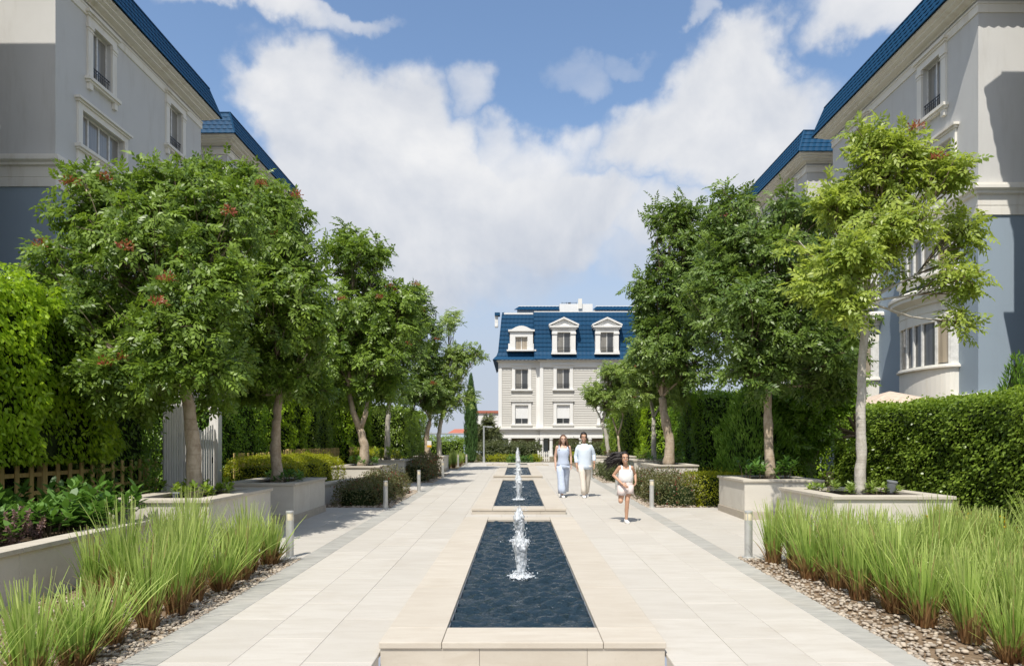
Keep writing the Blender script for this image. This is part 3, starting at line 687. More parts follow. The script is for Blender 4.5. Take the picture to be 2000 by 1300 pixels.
def course(roof, P0, P1, Q0, Q1, N, wl=.30, amp=.015, lift=.032):
    """one tile course between lower edge P0-P1 and upper edge Q0-Q1, scalloped lower lip"""
    P0, P1, Q0, Q1, N = map(Vector, (P0, P1, Q0, Q1, N)); L = (P1 - P0).length; n = max(2, int(L / wl * 6)); b = MB(); rows = [[], [], [], []]
    up = ((Q0 + Q1) - (P0 + P1)).normalized()
    for k in range(n + 1):
        t = k / n; u = t * L; w = .5 + .5 * math.cos(2 * math.pi * u / wl); w = w ** .7
        lo = P0.lerp(P1, t); hi = Q0.lerp(Q1, t)
        rows[0].append(lo + N * .002 - up * (.025 * w)); rows[1].append(lo + N * (lift + amp * w) - up * (.03 * w)); rows[2].append(lo.lerp(hi, .45) + N * (lift * .7 + amp * w)); rows[3].append(hi + N * (.012 + amp * w * .8) + up * .01)
    b.loft(rows, cap=False, closed=False); return B(b, 'tile_course', M_ROOF, roof, smooth=False)
def mansard(root, x0, x1, y0, y1, z0, z1, inset, rows, faces='WSN', name='roof'):
    """tiled skirt round a rectangle; faces: S front (-y), N back, W (-x), E (+x)"""
    m = MB(); m.ring(x0, x1, y0, y1, [(-.02, z0), (-inset - .02, z1 - .01)]); zc = z1 + .05
    m.ring(x0, x1, y0, y1, [(-inset - .02, z1 - .01), (-inset + .05, z1), (-inset + .05, zc), (-inset - .25, zc)]); m.quad((x0 + inset + .24, y0 + inset + .24, zc - .03), (x1 - inset - .24, y0 + inset + .24, zc - .03), (x1 - inset - .24, y1 - inset - .24, zc - .03), (x0 + inset + .24, y1 - inset - .24, zc - .03))
    roof = B(m, name, M_ROOF, root)
    def cor(t): i = inset * t; z = z0 + (z1 - z0) * t; return {'SW': (x0 + i, y0 + i, z), 'SE': (x1 - i, y0 + i, z), 'NE': (x1 - i, y1 - i, z), 'NW': (x0 + i, y1 - i, z)}
    for k in range(rows):
        a = cor(k / rows); b = cor((k + 1) / rows); ang = math.atan2(inset, z1 - z0); c_, s_ = math.cos(ang), math.sin(ang)
        for f in faces:
            p, q, n = {'S': ('SW', 'SE', (0, -c_, s_)), 'N': ('NE', 'NW', (0, c_, s_)), 'W': ('NW', 'SW', (-c_, 0, s_)), 'E': ('SE', 'NE', (c_, 0, s_))}[f]
            course(roof, a[p], a[q], b[p], b[q], n)
    T = cor(1.0)                                                     # hip ridges
    for p in ('SW', 'NW', 'SE', 'NE'): m = MB(); m.tube([cor(0)[p], T[p]], .05, 6); B(m, 'hip_ridge', M_ROOF, roof)
    return roof
XW = 14.4
def side_building(s, Y0, Y1, dz, label, detail=True, XW=XW):
    """five storeys, tall facade towards the promenade; s = -1 left, +1 right"""
    x0, x1 = (XW, XW + 11) if s > 0 else (-XW - 11, -XW); r = empty('apartment_building', (s * XW, (Y0 + Y1) / 2, gz(Y0)), label=label, cat='building', group='blue-roofed apartment blocks beside the promenade')
    fp = Fr((s * XW, Y0, 0), (0, 1, 0), (-s, 0, 0)); fs = Fr((x0, Y0, 0), (1, 0, 0), (0, -1, 0)); fn = Fr((x0, Y1, 0), (1, 0, 0), (0, 1, 0)); fo = Fr((x1 if s > 0 else x0, Y0, 0), (0, 1, 0), (s, 0, 0))
    Lp = Y1 - Y0; e = (Lp - 9.8) / 2; ZB = 8.78 + dz; ZT = 15.62 + dz; D = 11
    opsA = [(1.8 + e, 2.9 + e, 13.07 + dz, 14.87 + dz), (Lp - 2.9 - e, Lp - 1.8 - e, 13.07 + dz, 14.87 + dz)]; opsB = [(1.25 + e, 3.65 + e, 10.60 + dz, 11.78 + dz), (Lp - 3.65 - e, Lp - 1.25 - e, 10.60 + dz, 11.78 + dz)]
    if not detail: opsA = []; opsB = []
    up = MB(); fp.wall(up, 0, Lp, ZB, ZT, opsA + opsB)
    fs.wall(up, 0, D, ZB, ZT, []); fn.wall(up, 0, D, ZB, ZT, []); fo.wall(up, 0, Lp, ZB, ZT, [])
    B(up, 'upper_wall', M_CREAM, r)
    lo = MB(); z0 = gz(Y0) - .2; fp.wall(lo, 0, Lp, z0, ZB, []); fs.wall(lo, 0, D, z0, ZB, []); fn.wall(lo, 0, D, z0, ZB, []); fo.wall(lo, 0, Lp, z0, ZB, []); B(lo, 'lower_wall', M_BLUEW, r)
    R = lambda prof, nm: (lambda m: (m.ring(x0, x1, Y0, Y1, prof), B(m, nm, M_TRIM, r)))(MB())
    R([(0, 15.08 + dz), (.045, 15.085 + dz), (.045, 15.34 + dz), (.07, 15.345 + dz), (.07, 15.40 + dz), (.02, 15.42 + dz)], 'frieze')
    R([(.02, 15.50 + dz), (.06, 15.505 + dz), (.06, 15.56 + dz), (.30, 15.60 + dz), (.30, 15.66 + dz), (.46, 15.70 + dz), (.46, 15.75 + dz), (.60, 15.79 + dz), (.60, 15.86 + dz), (.55, 15.87 + dz)], 'eave_cornice')
    R([(0, 8.78 + dz), (.05, 8.785 + dz), (.05, 9.04 + dz), (.035, 9.05 + dz), (.035, 9.07 + dz), (.05, 9.08 + dz), (.05, 9.40 + dz), (.14, 9.43 + dz), (.14, 9.50 + dz), (.24, 9.56 + dz), (.24, 9.66 + dz), (.19, 9.68 + dz), (.19, 9.74 + dz), (.0, 9.80 + dz)], 'string_course')
    R([(0, 2.75 + dz * .4), (.10, 2.76 + dz * .4), (.10, 2.95 + dz * .4), (.18, 3.0 + dz * .4), (.18, 3.12 + dz * .4), (.12, 3.14 + dz * .4), (.12, 3.2 + dz * .4), (0, 3.24 + dz * .4)], 'base_moulding')
    roof = mansard(r, x0 - .66, x1 + .66, Y0 - .66, Y1 + .66, 15.86 + dz, 17.02 + dz, .42, 5, ('W' if s > 0 else 'E') + 'SN')
    if not detail: return r
    for (a, b, c, d) in opsA: window(fp, r, a, b, c, d, .26, 'A', 2, M_PANE)
    for (a, b, c, d) in opsB: window(fp, r, a, b, c, d, .22, 'B', 4, M_PANE, rail=False)
    # curved bays on the lower floors
    for uc in (2.45 + e, Lp - 2.45 - e):
        bay = empty('bay_window', (0, 0, 0)); bay.parent = r; bay.location = -wloc(r); n = 20; hw = 1.52; bu = .62
        def arc(z, k=0.0):
            return [fp.p(uc - (hw + k) * math.cos(math.pi * j / n), z, (bu + k) * math.sin(math.pi * j / n) ** .8 + (0 if 0 < j < n else -.05)) for j in range(n + 1)]
        def band(nm, prof, m_): b = MB(); b.loft([arc(z, k) for (k, z) in prof], cap=False, closed=False); B(b, nm, m_, bay, smooth=False)
        o = dz * .8
        zz = [(3.15 + dz * .4, 4.28 + o, 5.72 + o), (7.05 + o, 7.40 + o, 8.62 + o)]
        for fi, (zp, zs, zh) in enumerate(zz):
            band('parapet', [(0, zp), (0, zs - .14)], M_TRIM); band('sill', [(0, zs - .14), (.10, zs - .12), (.10, zs - .06), (.05, zs - .04), (.05, zs), (-.06, zs + .01)], M_TRIM)
            band('pane', [(-.08, zs), (-.08, zh)], M_PANED if fi == 0 else M_PANE)
            m = MB()
            for j in (0, 1, 2, 5, 8, 10, 12, 15, 18, 19, 20):
                wd = .22 if j in (0, 1, 19, 20) else .07; A = arc(0, -.05)[j]; T = (arc(0, -.05)[min(j + 1, n)] - arc(0, -.05)[max(j - 1, 0)]).normalized(); N_ = Vector((-T.y, T.x, 0)) * (-1 if s > 0 else 1)
                c = [A - T * wd / 2 - N_ * .04, A + T * wd / 2 - N_ * .04, A + T * wd / 2 + N_ * .04, A - T * wd / 2 + N_ * .04]; m.hexa([(v.x, v.y, zs) for v in c] + [(v.x, v.y, zh) for v in c])
            B(m, 'mullions', M_FRAME, bay)
            for (j0, j1) in ((2, 5), (12, 15)):                         # curtains drawn behind some panes
                b = MB(); rr = [[p for p in arc(z, -.075)[j0:j1 + 1]] for z in (zs + .05, zh - .05)]; b.loft(rr, cap=False, closed=False); B(b, 'curtain', M_PANEB, bay)
            band('lintel', [(-.08, zh - .02), (0, zh), (0, zh + .34), (.02, zh + .345), (.02, zh + .37), (0, zh + .38), (0, zh + .62 if fi == 0 else ZB - .02)], M_TRIM)
        zl = 5.72 + o + .62
        band('ledge', [(0, zl - .02), (.08, zl), (.08, zl + .07), (.20, zl + .14), (.32, zl + .20), (.32, zl + .30), (.38, zl + .34), (.38, zl + .44), (.30, zl + .50), (-.3, zl + .52)], M_TRIM)
        band('roof_cap', [(0, ZB - .03), (.06, ZB - .02), (.06, ZB + .0), (-.62, ZB + .003)], M_TRIM)
    return r
DL = .88
side_building(-1, 8.9, 18.8, DL, 'left apartment block beside the camera, shading the next left block', True, XW + .25)
side_building(1, 8.9, 18.8, 0, 'right apartment block beside the camera, shading the next right block', True, XW + .25)
side_building(-1, 21.3, 31.1, DL, 'large grey-cream apartment block with blue mansard roof, upper left')
side_building(1, 21.3, 31.1, 0, 'large apartment block with curved bay and blue lower floors, upper right')
side_building(-1, 33.9, 43.4, DL, 'second left apartment block peeking out beyond the nearer left one')
side_building(1, 33.9, 43.0, 0, 'second right apartment block peeking out beyond the nearer right one')
# ------------------------------------------------------------------ the building at the end
def end_building():
    YE = 62.0; k = YE / F; X = lambda px: (930 + px / 3.823 - PX0) * k; Z = lambda py: CH + (PY0 - (560 + py / 3.823)) * k
    r = empty('mansion_building', (4.5, YE + 5, gz(60)), label='white clapboard building with blue mansard and dormers closing the promenade', cat='building')
    secs = [(X(165), X(475), YE + .45, [X(340)]), (X(475), X(475) + 8.3, YE, [X(650), X(975)]), (X(475) + 8.3, X(475) + 12.2, YE + .45, [X(475) + 10.3])]
    zc, ze, zt = Z(1050), Z(545), Z(195)
    YB = YE + 12
    for si, (x0, x1, y, wx) in enumerate(secs):
        fr = Fr((0, y, 0), (1, 0, 0), (0, -1, 0)); ops = []
        for c in wx: ops += [(c - .60, c + .60, Z(762), Z(610)), (c - .60, c + .60, Z(1022), Z(880))]
        m = MB(); fr.wall(m, x0, x1, zc, ze, ops); B(m, 'wall', M_SIDE, r)
        sd_ = MB(); n = int((Z(600) - zc) / .215)                       # clapboards round the openings
        for j in range(n):
            z0 = zc + j * .215; z1 = z0 + .215; us = [x0 + .32, x1 - .32]; cut = []
            for c in wx:
                for (lo, hi) in ((Z(800), Z(575)), (Z(1045), Z(845))):
                    if z1 > lo and z0 < hi: cut.append((c - .95, c + .95))
            a = us[0]
            for (p, q) in sorted(set(cut)) + [(us[1], us[1])]:
                if p > a: sd_.quad(fr.p(a, z0, .048), fr.p(p, z0, .048), fr.p(p, z1, .012), fr.p(a, z1, .012)); sd_.quad(fr.p(a, z0, .0), fr.p(p, z0, .0), fr.p(p, z0, .048), fr.p(a, z0, .048))
                a = q
        so = B(sd_, 'siding_boards', M_SIDE, r); so['kind'] = 'stuff'
        m = MB(); fr.box(m, x0, x0 + .32, zc, Z(600), .001, .10); B(m, 'corner_board', M_WHITE, r); m = MB(); fr.box(m, x1 - .32, x1, zc, Z(600), .001, .10); B(m, 'corner_board', M_WHITE, r)
        m = MB(); fr.box(m, x0 - .002, x1 + .002, Z(600), Z(560), .001, .09); fr.box(m, x0 - .05, x1 + .05, Z(560), ze - .1, .001, .15); fr.box(m, x0 - .15, x1 + .15, ze - .1, ze, .001, .35); B(m, 'frieze', M_WHITE, r)
        for (a, b, c, d) in ops:
            top = c > Z(800)
            window(fr, r, a, b, c, d, .28, 'D', 2, M_PANED if not top else M_PANE, dep=.18, tm=M_WHITE, rail=True, shutter=0 if top else .72)
        m = MB(); fr.box(m, x0 - .12, x1 + .12, Z(1062), zc, .001, .42); fr.box(m, x0 - .08, x1 + .08, Z(1072), Z(1063), .001, .30); B(m, 'base_cornice', M_WHITE, r)
        # side returns
        m = MB(); m.quad((x0, y, .2), (x0, YB, .2), (x0, YB, ze), (x0, y, ze)); m.quad((x1, YB, .2), (x1, y, .2), (x1, y, ze), (x1, YB, ze)); B(m, 'side_wall', M_WHITE, r)
        # porch
        m = MB(); fr.box(m, x0, x1, Z(1128), Z(1073), -.30, .12); fr.box(m, x0 - .05, x1 + .05, Z(1128), Z(1112), .121, .17); B(m, 'porch_beam', M_WHITE, r)
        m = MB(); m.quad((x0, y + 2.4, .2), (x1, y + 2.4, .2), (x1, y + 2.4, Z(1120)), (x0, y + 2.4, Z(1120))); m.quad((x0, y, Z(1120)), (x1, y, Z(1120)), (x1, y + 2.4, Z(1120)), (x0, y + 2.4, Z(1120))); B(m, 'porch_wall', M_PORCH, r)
        for cx in ([X(250), X(455)] if si == 0 else [X(490), X(560), X(780), X(850), x1 - .3] if si == 1 else [x1 - .2]):
            m = MB(); z0 = gz(60) - .1; z1 = Z(1129)
            m.tube([(cx, y - .0, z0), (cx, y - .0, z0 + .2)], .22, 14); m.tube([(cx, y, z0 + .2), (cx, y, z1 - .12)], [.17, .145], 14); m.tube([(cx, y, z1 - .12), (cx, y, z1)], .2, 14); B(m, 'column', M_WHITE, r, smooth=False)
    m = MB(); m.box(X(1060), X(1180), YE + 2.2, YE + 2.39, .3, Z(1130)); B(m, 'porch_door', M_DARK, r)
    m = MB(); m.box(X(480), X(545), YE + 1.9, YE + 2.0, .3, Z(1130)); B(m, 'entrance_panel', M_GLASSW, r)
    m = MB(); m.box(X(168), X(235), YE + 2.0, YE + 2.1, .3, Z(1130)); B(m, 'glass_panel', M_GLASSW, r)
    # mansard: flared skirt and steep face with wavy courses
    def face(x0, x1, y, zb, ztop, inL, inR, rows=11):
        m = MB(); prof = [(0, -.50), (.16, -.12), (1.0, .22)]
        def at_t(t):
            if t < .14: d = -.50 + (t / .14) ** .75 * .45
            else: d = -.05 + (t - .14) / .86 * .35
            return d
        roof = None
        bm = MB(); R_ = []
        for j in range(rows + 1): t = j / rows; d = at_t(t); R_.append([(x0 - (.0 if not inL else -d - .0), y + d, zb + (ztop - zb) * t), (x1 + (0 if not inR else -d), y + d, zb + (ztop - zb) * t)])
        bm.loft(R_, cap=False, closed=False)
        rf = B(bm, 'roof', M_ROOF, r)
        for j in range(rows):
            a, b = R_[j], R_[j + 1]; up = Vector(b[0]) - Vector(a[0]); n = Vector((1, 0, 0)).cross(Vector((0, up.y, up.z))).normalized()
            course(rf, a[0], a[1], b[0], b[1], n, .36, .014, .055)
        return rf
    face(secs[0][0], secs[0][1] + .6, YE + .45, ze, zt, True, False); face(secs[1][0] - .55, secs[1][1] + .55, YE, ze, zt + .12, False, False); face(secs[2][0] - .3, secs[2][1], YE + .45, ze, zt, False, True)
    m = MB()                                                           # left and right roof flanks and flat top
    for (x, sg) in ((secs[0][0], 1), (secs[2][1], -1)):
        R_ = []
        for t, d in ((0, -.5), (.07, -.2), (.14, -.05), (1, .3)): R_.append([(x + sg * d, YB, ze + (zt - ze) * t), (x + sg * d, YE + .45 + d, ze + (zt - ze) * t)])
        m.loft(R_, cap=False, closed=False)
    for x, y in ((secs[1][0] - .55, 1), (secs[1][1] + .55, 1)): m.quad((x, YE - .5, ze), (x, YE + 1.2, ze), (x, YE + 1.2, zt + .1), (x, YE + .3, zt + .1))
    m.quad((secs[0][0] + .3, YE + .7, zt - .02), (secs[2][1] - .3, YE + .7, zt - .02), (secs[2][1] - .3, YB, zt - .02), (secs[0][0] + .3, YB, zt - .02)); B(m, 'roof_flank', M_ROOF, r)
    m = MB(); m.box(secs[0][0] + .5, secs[1][0] - .6, YE + .76, YE + 1.0, zt, zt + .16); m.box(secs[1][0] - .5, secs[1][1] + .5, YE + .34, YE + .6, zt + .13, zt + .22); B(m, 'parapet', M_WHITE, r)
    m = MB(); m.box(X(135), X(160), YE + 1.4, YE + 1.8, Z(275), zt + .3); m.box(X(137), X(158), YE + 1.35, YE + 1.85, Z(280), Z(262)); B(m, 'flank_pier', M_WHITE, r)
    m = MB(); m.box(X(135), X(175), YE + 1.2, YE + 1.9, zt + .0, zt + .28); m.box(X(192), X(215), YE + 1.2, YE + 1.9, zt + .0, zt + .28); B(m, 'ridge_block', M_ROOF, r)
    # rooftop storey
    Zf = Z; Z = lambda py: CH + (PY0 - (560 + py / 3.823)) * (YE + 4) / F; zt0 = zt
    for (a, b) in ((X(285), X(640)), (X(905), X(1280))):
        m = MB(); m.box(a + .25, b, YE + 4, YE + 8, zt, Z(176) + .2); o = B(m, 'rooftop_wall', M_WHITE, r); rf = MB(); rf.quad((a, YE + 3.6, Z(178)), (b, YE + 3.6, Z(178)), (b, YE + 4.6, Z(138)), (a + .5, YE + 4.6, Z(138))); rf = B(rf, 'roof', M_ROOF, r)
        for j in range(3): t0, t1 = j / 3, (j + 1) / 3; L = lambda t: ((a + .5 * t, YE + 3.6 + t, Z(178) + (Z(138) - Z(178)) * t), (b, YE + 3.6 + t, Z(178) + (Z(138) - Z(178)) * t)); course(rf, *L(t0), *L(t1), Vector((0, -.7, .7)), .36, .03, .05)
        m = MB(); m.box(a + .4, b, YE + 4.6, YE + 4.8, Z(138) - .02, Z(131)); B(m, 'roof_cap', M_WHITE, r)
    m = MB(); m.box(X(642), X(903), YE + 3.7, YE + 7, zt, Z(132)); B(m, 'lift_house', M_WHITE, r); m = MB(); m.box(X(790), X(818), YE + 3.5, YE + 4.1, Z(170), Z(96)); B(m, 'chimney', M_TRIM, r)
    m = MB()
    for px in (665, 700, 735, 780): m.box(X(px) - .02, X(px) + .02, YE + 4.5, YE + 4.54, Z(132), Z(106))
    m.box(X(665), X(780), YE + 4.5, YE + 4.54, Z(112), Z(110)); m.box(X(715), X(730), YE + 4.4, YE + 4.7, Z(132), Z(110)); B(m, 'roof_railing', M_IRON, r)
    Z = Zf
    # dormers
    def dormer(cx, y, ped):
        d = empty('dormer', (0, 0, 0)); d.parent = r; d.location = -wloc(r); fr = Fr((0, y, 0), (1, 0, 0), (0, -1, 0))
        m = MB()
        if ped:
            zb, zo, ztp = Z(505), Z(345), Z(298); hw = 1.05; ow = .62
            fr.box(m, cx - hw, cx - ow, zb + .1, zo, -.6, .12); fr.box(m, cx + ow, cx + hw, zb + .1, zo, -.6, .12); fr.box(m, cx - hw, cx + hw, zo, zo + .28, -.6, .12); fr.box(m, cx - hw - .08, cx + hw + .08, zb - .04, zb + .1, -.6, .2)
            for s_ in (-1, 1): fr.box(m, cx + s_ * .84 - .25, cx + s_ * .84 + .25, zo - .18, zo - .002, .121, .2); fr.box(m, cx + s_ * .84 - .25, cx + s_ * .84 + .25, zb + .1, zb + .28, .121, .19)
            fr.box(m, cx - hw - .12, cx + hw + .12, zo + .28, zo + .42, -.6, .22); fr.box(m, cx - hw - .25, cx + hw + .25, zo + .42, zo + .56, -.6, .32)
            zp = zo + .56; ap = Z(235); B(m, 'surround', M_WHITE, d)
            m = MB(); 
            for (o_, dd0, dd1) in ((0, -.6, .12),): m.hexa([fr.p(cx - hw - .1, zp, dd1), fr.p(cx + hw + .1, zp, dd1), fr.p(cx + hw + .1, zp, dd0), fr.p(cx - hw - .1, zp, dd0), fr.p(cx - .01, ap - .14, dd1), fr.p(cx + .01, ap - .14, dd1), fr.p(cx + .01, ap - .14, dd0), fr.p(cx - .01, ap - .14, dd0)])
            for s_ in (-1, 1):
                a0 = (cx + s_ * (hw + .3), zp + .0); a1 = (cx, ap); t_ = .15
                pts = [fr.p(a0[0], a0[1], .34), fr.p(a1[0], a1[1] - t_, .34), fr.p(a1[0], a1[1], .34), fr.p(a0[0], a0[1] + t_, .34)]; q = [p_ + Vector((0, .95, 0)) for p_ in pts]
                if s_ > 0: pts, q = pts[::-1], q[::-1]
                m.hexa([*q, *pts])
            B(m, 'pediment', M_WHITE, d); a, b, c, dd = cx - ow, cx + ow, zb + .1, zo
            window(fr, d if False else r, a, b, c, dd, 0, 'D', 2, M_PANE, dep=.15, rail=True)
        else:
            zb, zo = Z(468), Z(372); hw = 1.05; ow = .56; fr.box(m, cx - hw - .28, cx + hw + .28, zb - .14, zb, -.6, .25); fr.box(m, cx - hw, cx - ow, zb, zo, -.6, .12); fr.box(m, cx + ow, cx + hw, zb, zo, -.6, .12); fr.box(m, cx - hw, cx + hw, zo, Z(335), -.6, .12)
            for s_ in (-1, 1): fr.box(m, cx + s_ * (hw + .06) - .09, cx + s_ * (hw + .06) + .09, zb + .001, zb + .55, -.55, .1)
            B(m, 'surround', M_WHITE, d); m = MB(); zs, za, n = Z(333), Z(305), 14
            lo = [fr.p(cx - 1.2 + 2.4 * j / n, zs + .0, .28) for j in range(n + 1)]; hi = [fr.p(cx - 1.2 + 2.4 * j / n, zs + .16 + (za - zs) * max(0, math.sin(math.pi * min(1, max(0, (j / n - .12) / .76)))), .28) for j in range(n + 1)]
            m.poly(lo + hi[::-1]); m.loft([hi, [p_ + Vector((0, .9, 0)) for p_ in hi]], cap=False, closed=False); m.loft([[p_ + Vector((0, .9, 0)) for p_ in lo], lo], cap=False, closed=False); B(m, 'arched_head', M_WHITE, d)
            window(fr, r, cx - ow, cx + ow, zb, zo, 0, 'E', 2, M_PANEB, dep=.15, rail=False)
    dormer(X(338), YE + .45 - .34, False); dormer(X(652), YE - .42, True); dormer(X(972), YE - .42, True)
    return r
end_building()
# ================================================================== vegetation
def unit(a): return a / np.maximum(np.linalg.norm(a, axis=-1, keepdims=True), 1e-9)
def leaves(P, D, U, L, Wd, fold=.12, droop=.12, hexa=False):
    """kite or six-sided leaves; P base, D direction, U face normal (N,3); returns (N*k,3)"""
    D = unit(D); S = unit(np.cross(D, U)); U = np.cross(S, D); L = np.broadcast_to(np.asarray(L, float).reshape(-1, 1), (len(P), 1)); Wd = np.broadcast_to(np.asarray(Wd, float).reshape(-1, 1), (len(P), 1))
    tip = P + D * L - U * L * droop
    if not hexa:
        m = P + D * L * .46 + U * Wd * fold
        return np.stack([P, m + S * Wd * .5, tip, m - S * Wd * .5], 1).reshape(-1, 3)
    a = P + D * L * .30 + U * Wd * fold * .8; b = P + D * L * .68 + U * (Wd * fold - L * droop * .4)
    return np.stack([P, a + S * Wd * .44, b + S * Wd * .42, tip, b - S * Wd * .42, a - S * Wd * .44], 1).reshape(-1, 3)
def pinnate(P, D, U, R, pairs, l, w, rg):
    """compound leaves: leaflet arrays"""
    N = len(P); D = unit(D); S = unit(np.cross(D, U)); U = np.cross(S, D); out = []; R = R.reshape(-1, 1)
    for k in range(pairs):
        t = .22 + .78 * (k + .5) / pairs; q = P + D * R * t - U * R * .28 * t * t
        for s in (-1, 1):
            d = D * .55 + S * s * .85 - U * (.18 + .25 * rg.uniform(0, 1, (N, 1))) + rg.normal(0, .12, (N, 3))
            out.append(leaves(q, d, U + rg.normal(0, .18, (N, 3)), l * rg.uniform(.8, 1.15, N) * (1 - .25 * abs(t - .6)), w * rg.uniform(.85, 1.15, N)).reshape(N, 4, 3))
    q = P + D * R - U * R * .28
    out.append(leaves(q, D - U * .4, U, l * 1.1, w * 1.05).reshape(N, 4, 3))
    return np.stack(out, 1)                                           # N, leaflets, 4, 3
def tree(base, trunk, lobes, label, leafm, bark, tips=240, per=12, l=.085, w=.036, rach=.26, pairs=4, seed=1, pods=0, r0=.11, gap=0.0, forks=None, name='broadleaf_tree', group='trees in the stone planters', podm=None, up=.25, limbr=.045, shell=.62):
    """base: ground point; trunk: points up to the first fork; lobes: (x,y,z,rx,ry,rz) world"""
    rg = np.random.default_rng(seed); root = empty(name, base, label=label, cat='tree', group=group)
    tb = MB(); T = [Vector(p) for p in trunk]; pts = []; rad = []; n = len(T)
    for i in range(n - 1):
        for k in range(5 if i < n - 2 else 6):
            t = k / 5; f = (i + t) / (n - 1); pts.append(T[i].lerp(T[i + 1], t) + Vector((rg.normal(0, .009), rg.normal(0, .009), 0))); rad.append(r0 * (1.22 - .2 * min(1, f * 6) - .34 * f) * (1 + rg.normal(0, .05) + (.14 if rg.uniform() < .10 else 0)))
    tb.tube(pts, rad, 12); top = T[-1]
    if forks:
        for fk in forks: tb.tube([Vector(p) for p in fk[:-1]], [fk[-1] * (1 - .35 * i / (len(fk) - 2)) for i in range(len(fk) - 1)], 10)
    lob = np.array(lobes); vol = (lob[:, 3] * lob[:, 4] * lob[:, 5]) ** .72; pr = vol / vol.sum()
    limbs = []
    for L in lob:
        c = Vector(L[:3]); st = top
        if forks: st = min([Vector(f[-2]) for f in forks], key=lambda q: (q - c).length)
        m = st.lerp(c, .5) + Vector((rg.normal(0, .08), rg.normal(0, .08), -.12 * (c - st).length * .4)); path_ = [st, st.lerp(m, .5) + Vector((rg.normal(0, .03), 0, 0)), m, m.lerp(c, .55), c]
        tb.tube(path_, [limbr, limbr * .85, limbr * .66, limbr * .5, limbr * .3], 7); limbs.append(path_)
    idx = rg.choice(len(lob), tips, p=pr); d = unit(rg.normal(0, 1, (tips, 3))); d[:, 2] = d[:, 2] * .9 + .12; d = unit(d)
    rr = shell + (1 - shell) * rg.uniform(0, 1, tips) ** .6; rr = np.where(rg.uniform(0, 1, tips) < .22, rg.uniform(.25, .8, tips), rr) * np.where(rg.uniform(0, 1, tips) < .16, rg.uniform(1.1, 1.42, tips), rg.uniform(.88, 1.12, tips))
    P = lob[idx, :3] + d * lob[idx, 3:] * rr[:, None]
    if gap > 0:                                                        # holes where the sky shows through
        q = np.sin(P[:, 0] * 3.1 + seed) + np.sin(P[:, 2] * 3.7 + 2 * seed) + np.sin(P[:, 1] * 2.9 + seed * .7); keep = q > np.quantile(q, gap); P, d, idx = P[keep], d[keep], idx[keep]
    out = unit(d * np.array([1, 1, .8]) + np.array([0, 0, up]) + rg.normal(0, .25, d.shape))
    tw = MB()
    for i in range(len(P)):
        pt = limbs[idx[i]]; a = pt[rg.integers(2, 5)]; e = Vector(P[i]); m = a.lerp(e, .55) + Vector(rg.normal(0, .05, 3)); tw.tube([a, m, e], [.014, .009, .004], 4, False)
    B(tb, 'trunk', bark, root, smooth=True); B(tw, 'twigs', M_TWIG, root)
    # rosettes of compound leaves at every twig end
    N = len(P); Pl = np.repeat(P, per, 0); ol = np.repeat(out, per, 0); M = N * per
    D = unit(ol * .55 + rg.normal(0, .62, (M, 3))); Pl = Pl - ol * rg.uniform(0, .30, (M, 1)) + rg.normal(0, .05, (M, 3))
    U = unit(np.array([0, -.25, .60]) + ol * .85 + rg.normal(0, .42, (M, 3)))
    D = D - U * (D * U).sum(1, keepdims=True) * .6
    q = pinnate(Pl, D, U, rach * rg.uniform(.7, 1.2, M), pairs, l, w, rg); k = q.shape[1]
    hgt = (Pl[:, 2] - Pl[:, 2].min()) / max(.1, np.ptp(Pl[:, 2])); tint = np.repeat(np.clip(np.repeat(rg.uniform(.0, .85, N), per) + rg.normal(0, .22, M) + .12 * hgt, 0, 1), k)
    place(np_mesh('crown', q, 4, leafm, None, tint), root)
    # clusters of reddish seed pods on outer tips
    if pods:
        cand = np.argsort(-(out[:, 2] * .5 - out[:, 1] + rg.normal(0, .6, N)))[:pods]
        for c in cand:
            n = 60; a = unit(rg.normal(0, 1, (n, 3))); a[:, 2] = np.abs(a[:, 2]); Pp = P[c] + out[c] * .12 + a * rg.uniform(.02, .13, (n, 1)); V = leaves(Pp, a + rg.normal(0, .4, (n, 3)), rg.normal(0, 1, (n, 3)), rg.uniform(.04, .07, n), .028)
            place(np_mesh('seed_pods', V, 4, podm or L_POD, None, rg.uniform(0, 1, n)), root)['kind'] = 'stuff'
    return root
def lobes_px(Y, lst, depth=.8):
    """crown lobes from photo pixels at distance Y: (px, py, rx, ry, dy)"""
    o = []
    for (px, py, rx, ry, dy) in lst:
        y = Y + dy; c = at(px, py, y); s = y / F; o.append((c.x, c.y, c.z, rx * s, min(rx, ry) * s * depth + .1, ry * s))
    return o
# ---- left trees
z1 = PL['L1']; z2 = PL['L2']
b = (-5.12, 10.85, z1); tree(b, [b, (-5.14, 10.85, 1.6), at(362, 740, 10.9)], lobes_px(10.9, [(300, 480, 130, 110, 0), (180, 430, 75, 75, .3), (110, 530, 65, 70, .8), (200, 590, 100, 75, .3), (330, 630, 120, 80, -.7), (410, 430, 105, 95, .3), (400, 560, 100, 90, -.4), (250, 390, 80, 55, .4), (160, 345, 42, 42, .2), (240, 720, 60, 55, -.4), (340, 350, 70, 45, .5), (250, 690, 80, 70, .3), (330, 720, 80, 60, .6), (250, 760, 60, 45, -.2), (420, 690, 70, 70, .4), (200, 740, 60, 50, -.6), (420, 760, 45, 40, .5), (290, 780, 45, 35, .4), (320, 730, 70, 45, -.8), (400, 720, 60, 45, -.7), (150, 640, 60, 60, -.3)]),
     'big dense tree with reddish pods at far left, thick trunk in the first planter', L_TREE, M_BARK, 660, 11, .10, .046, .27, seed=3, pods=12, r0=.125)
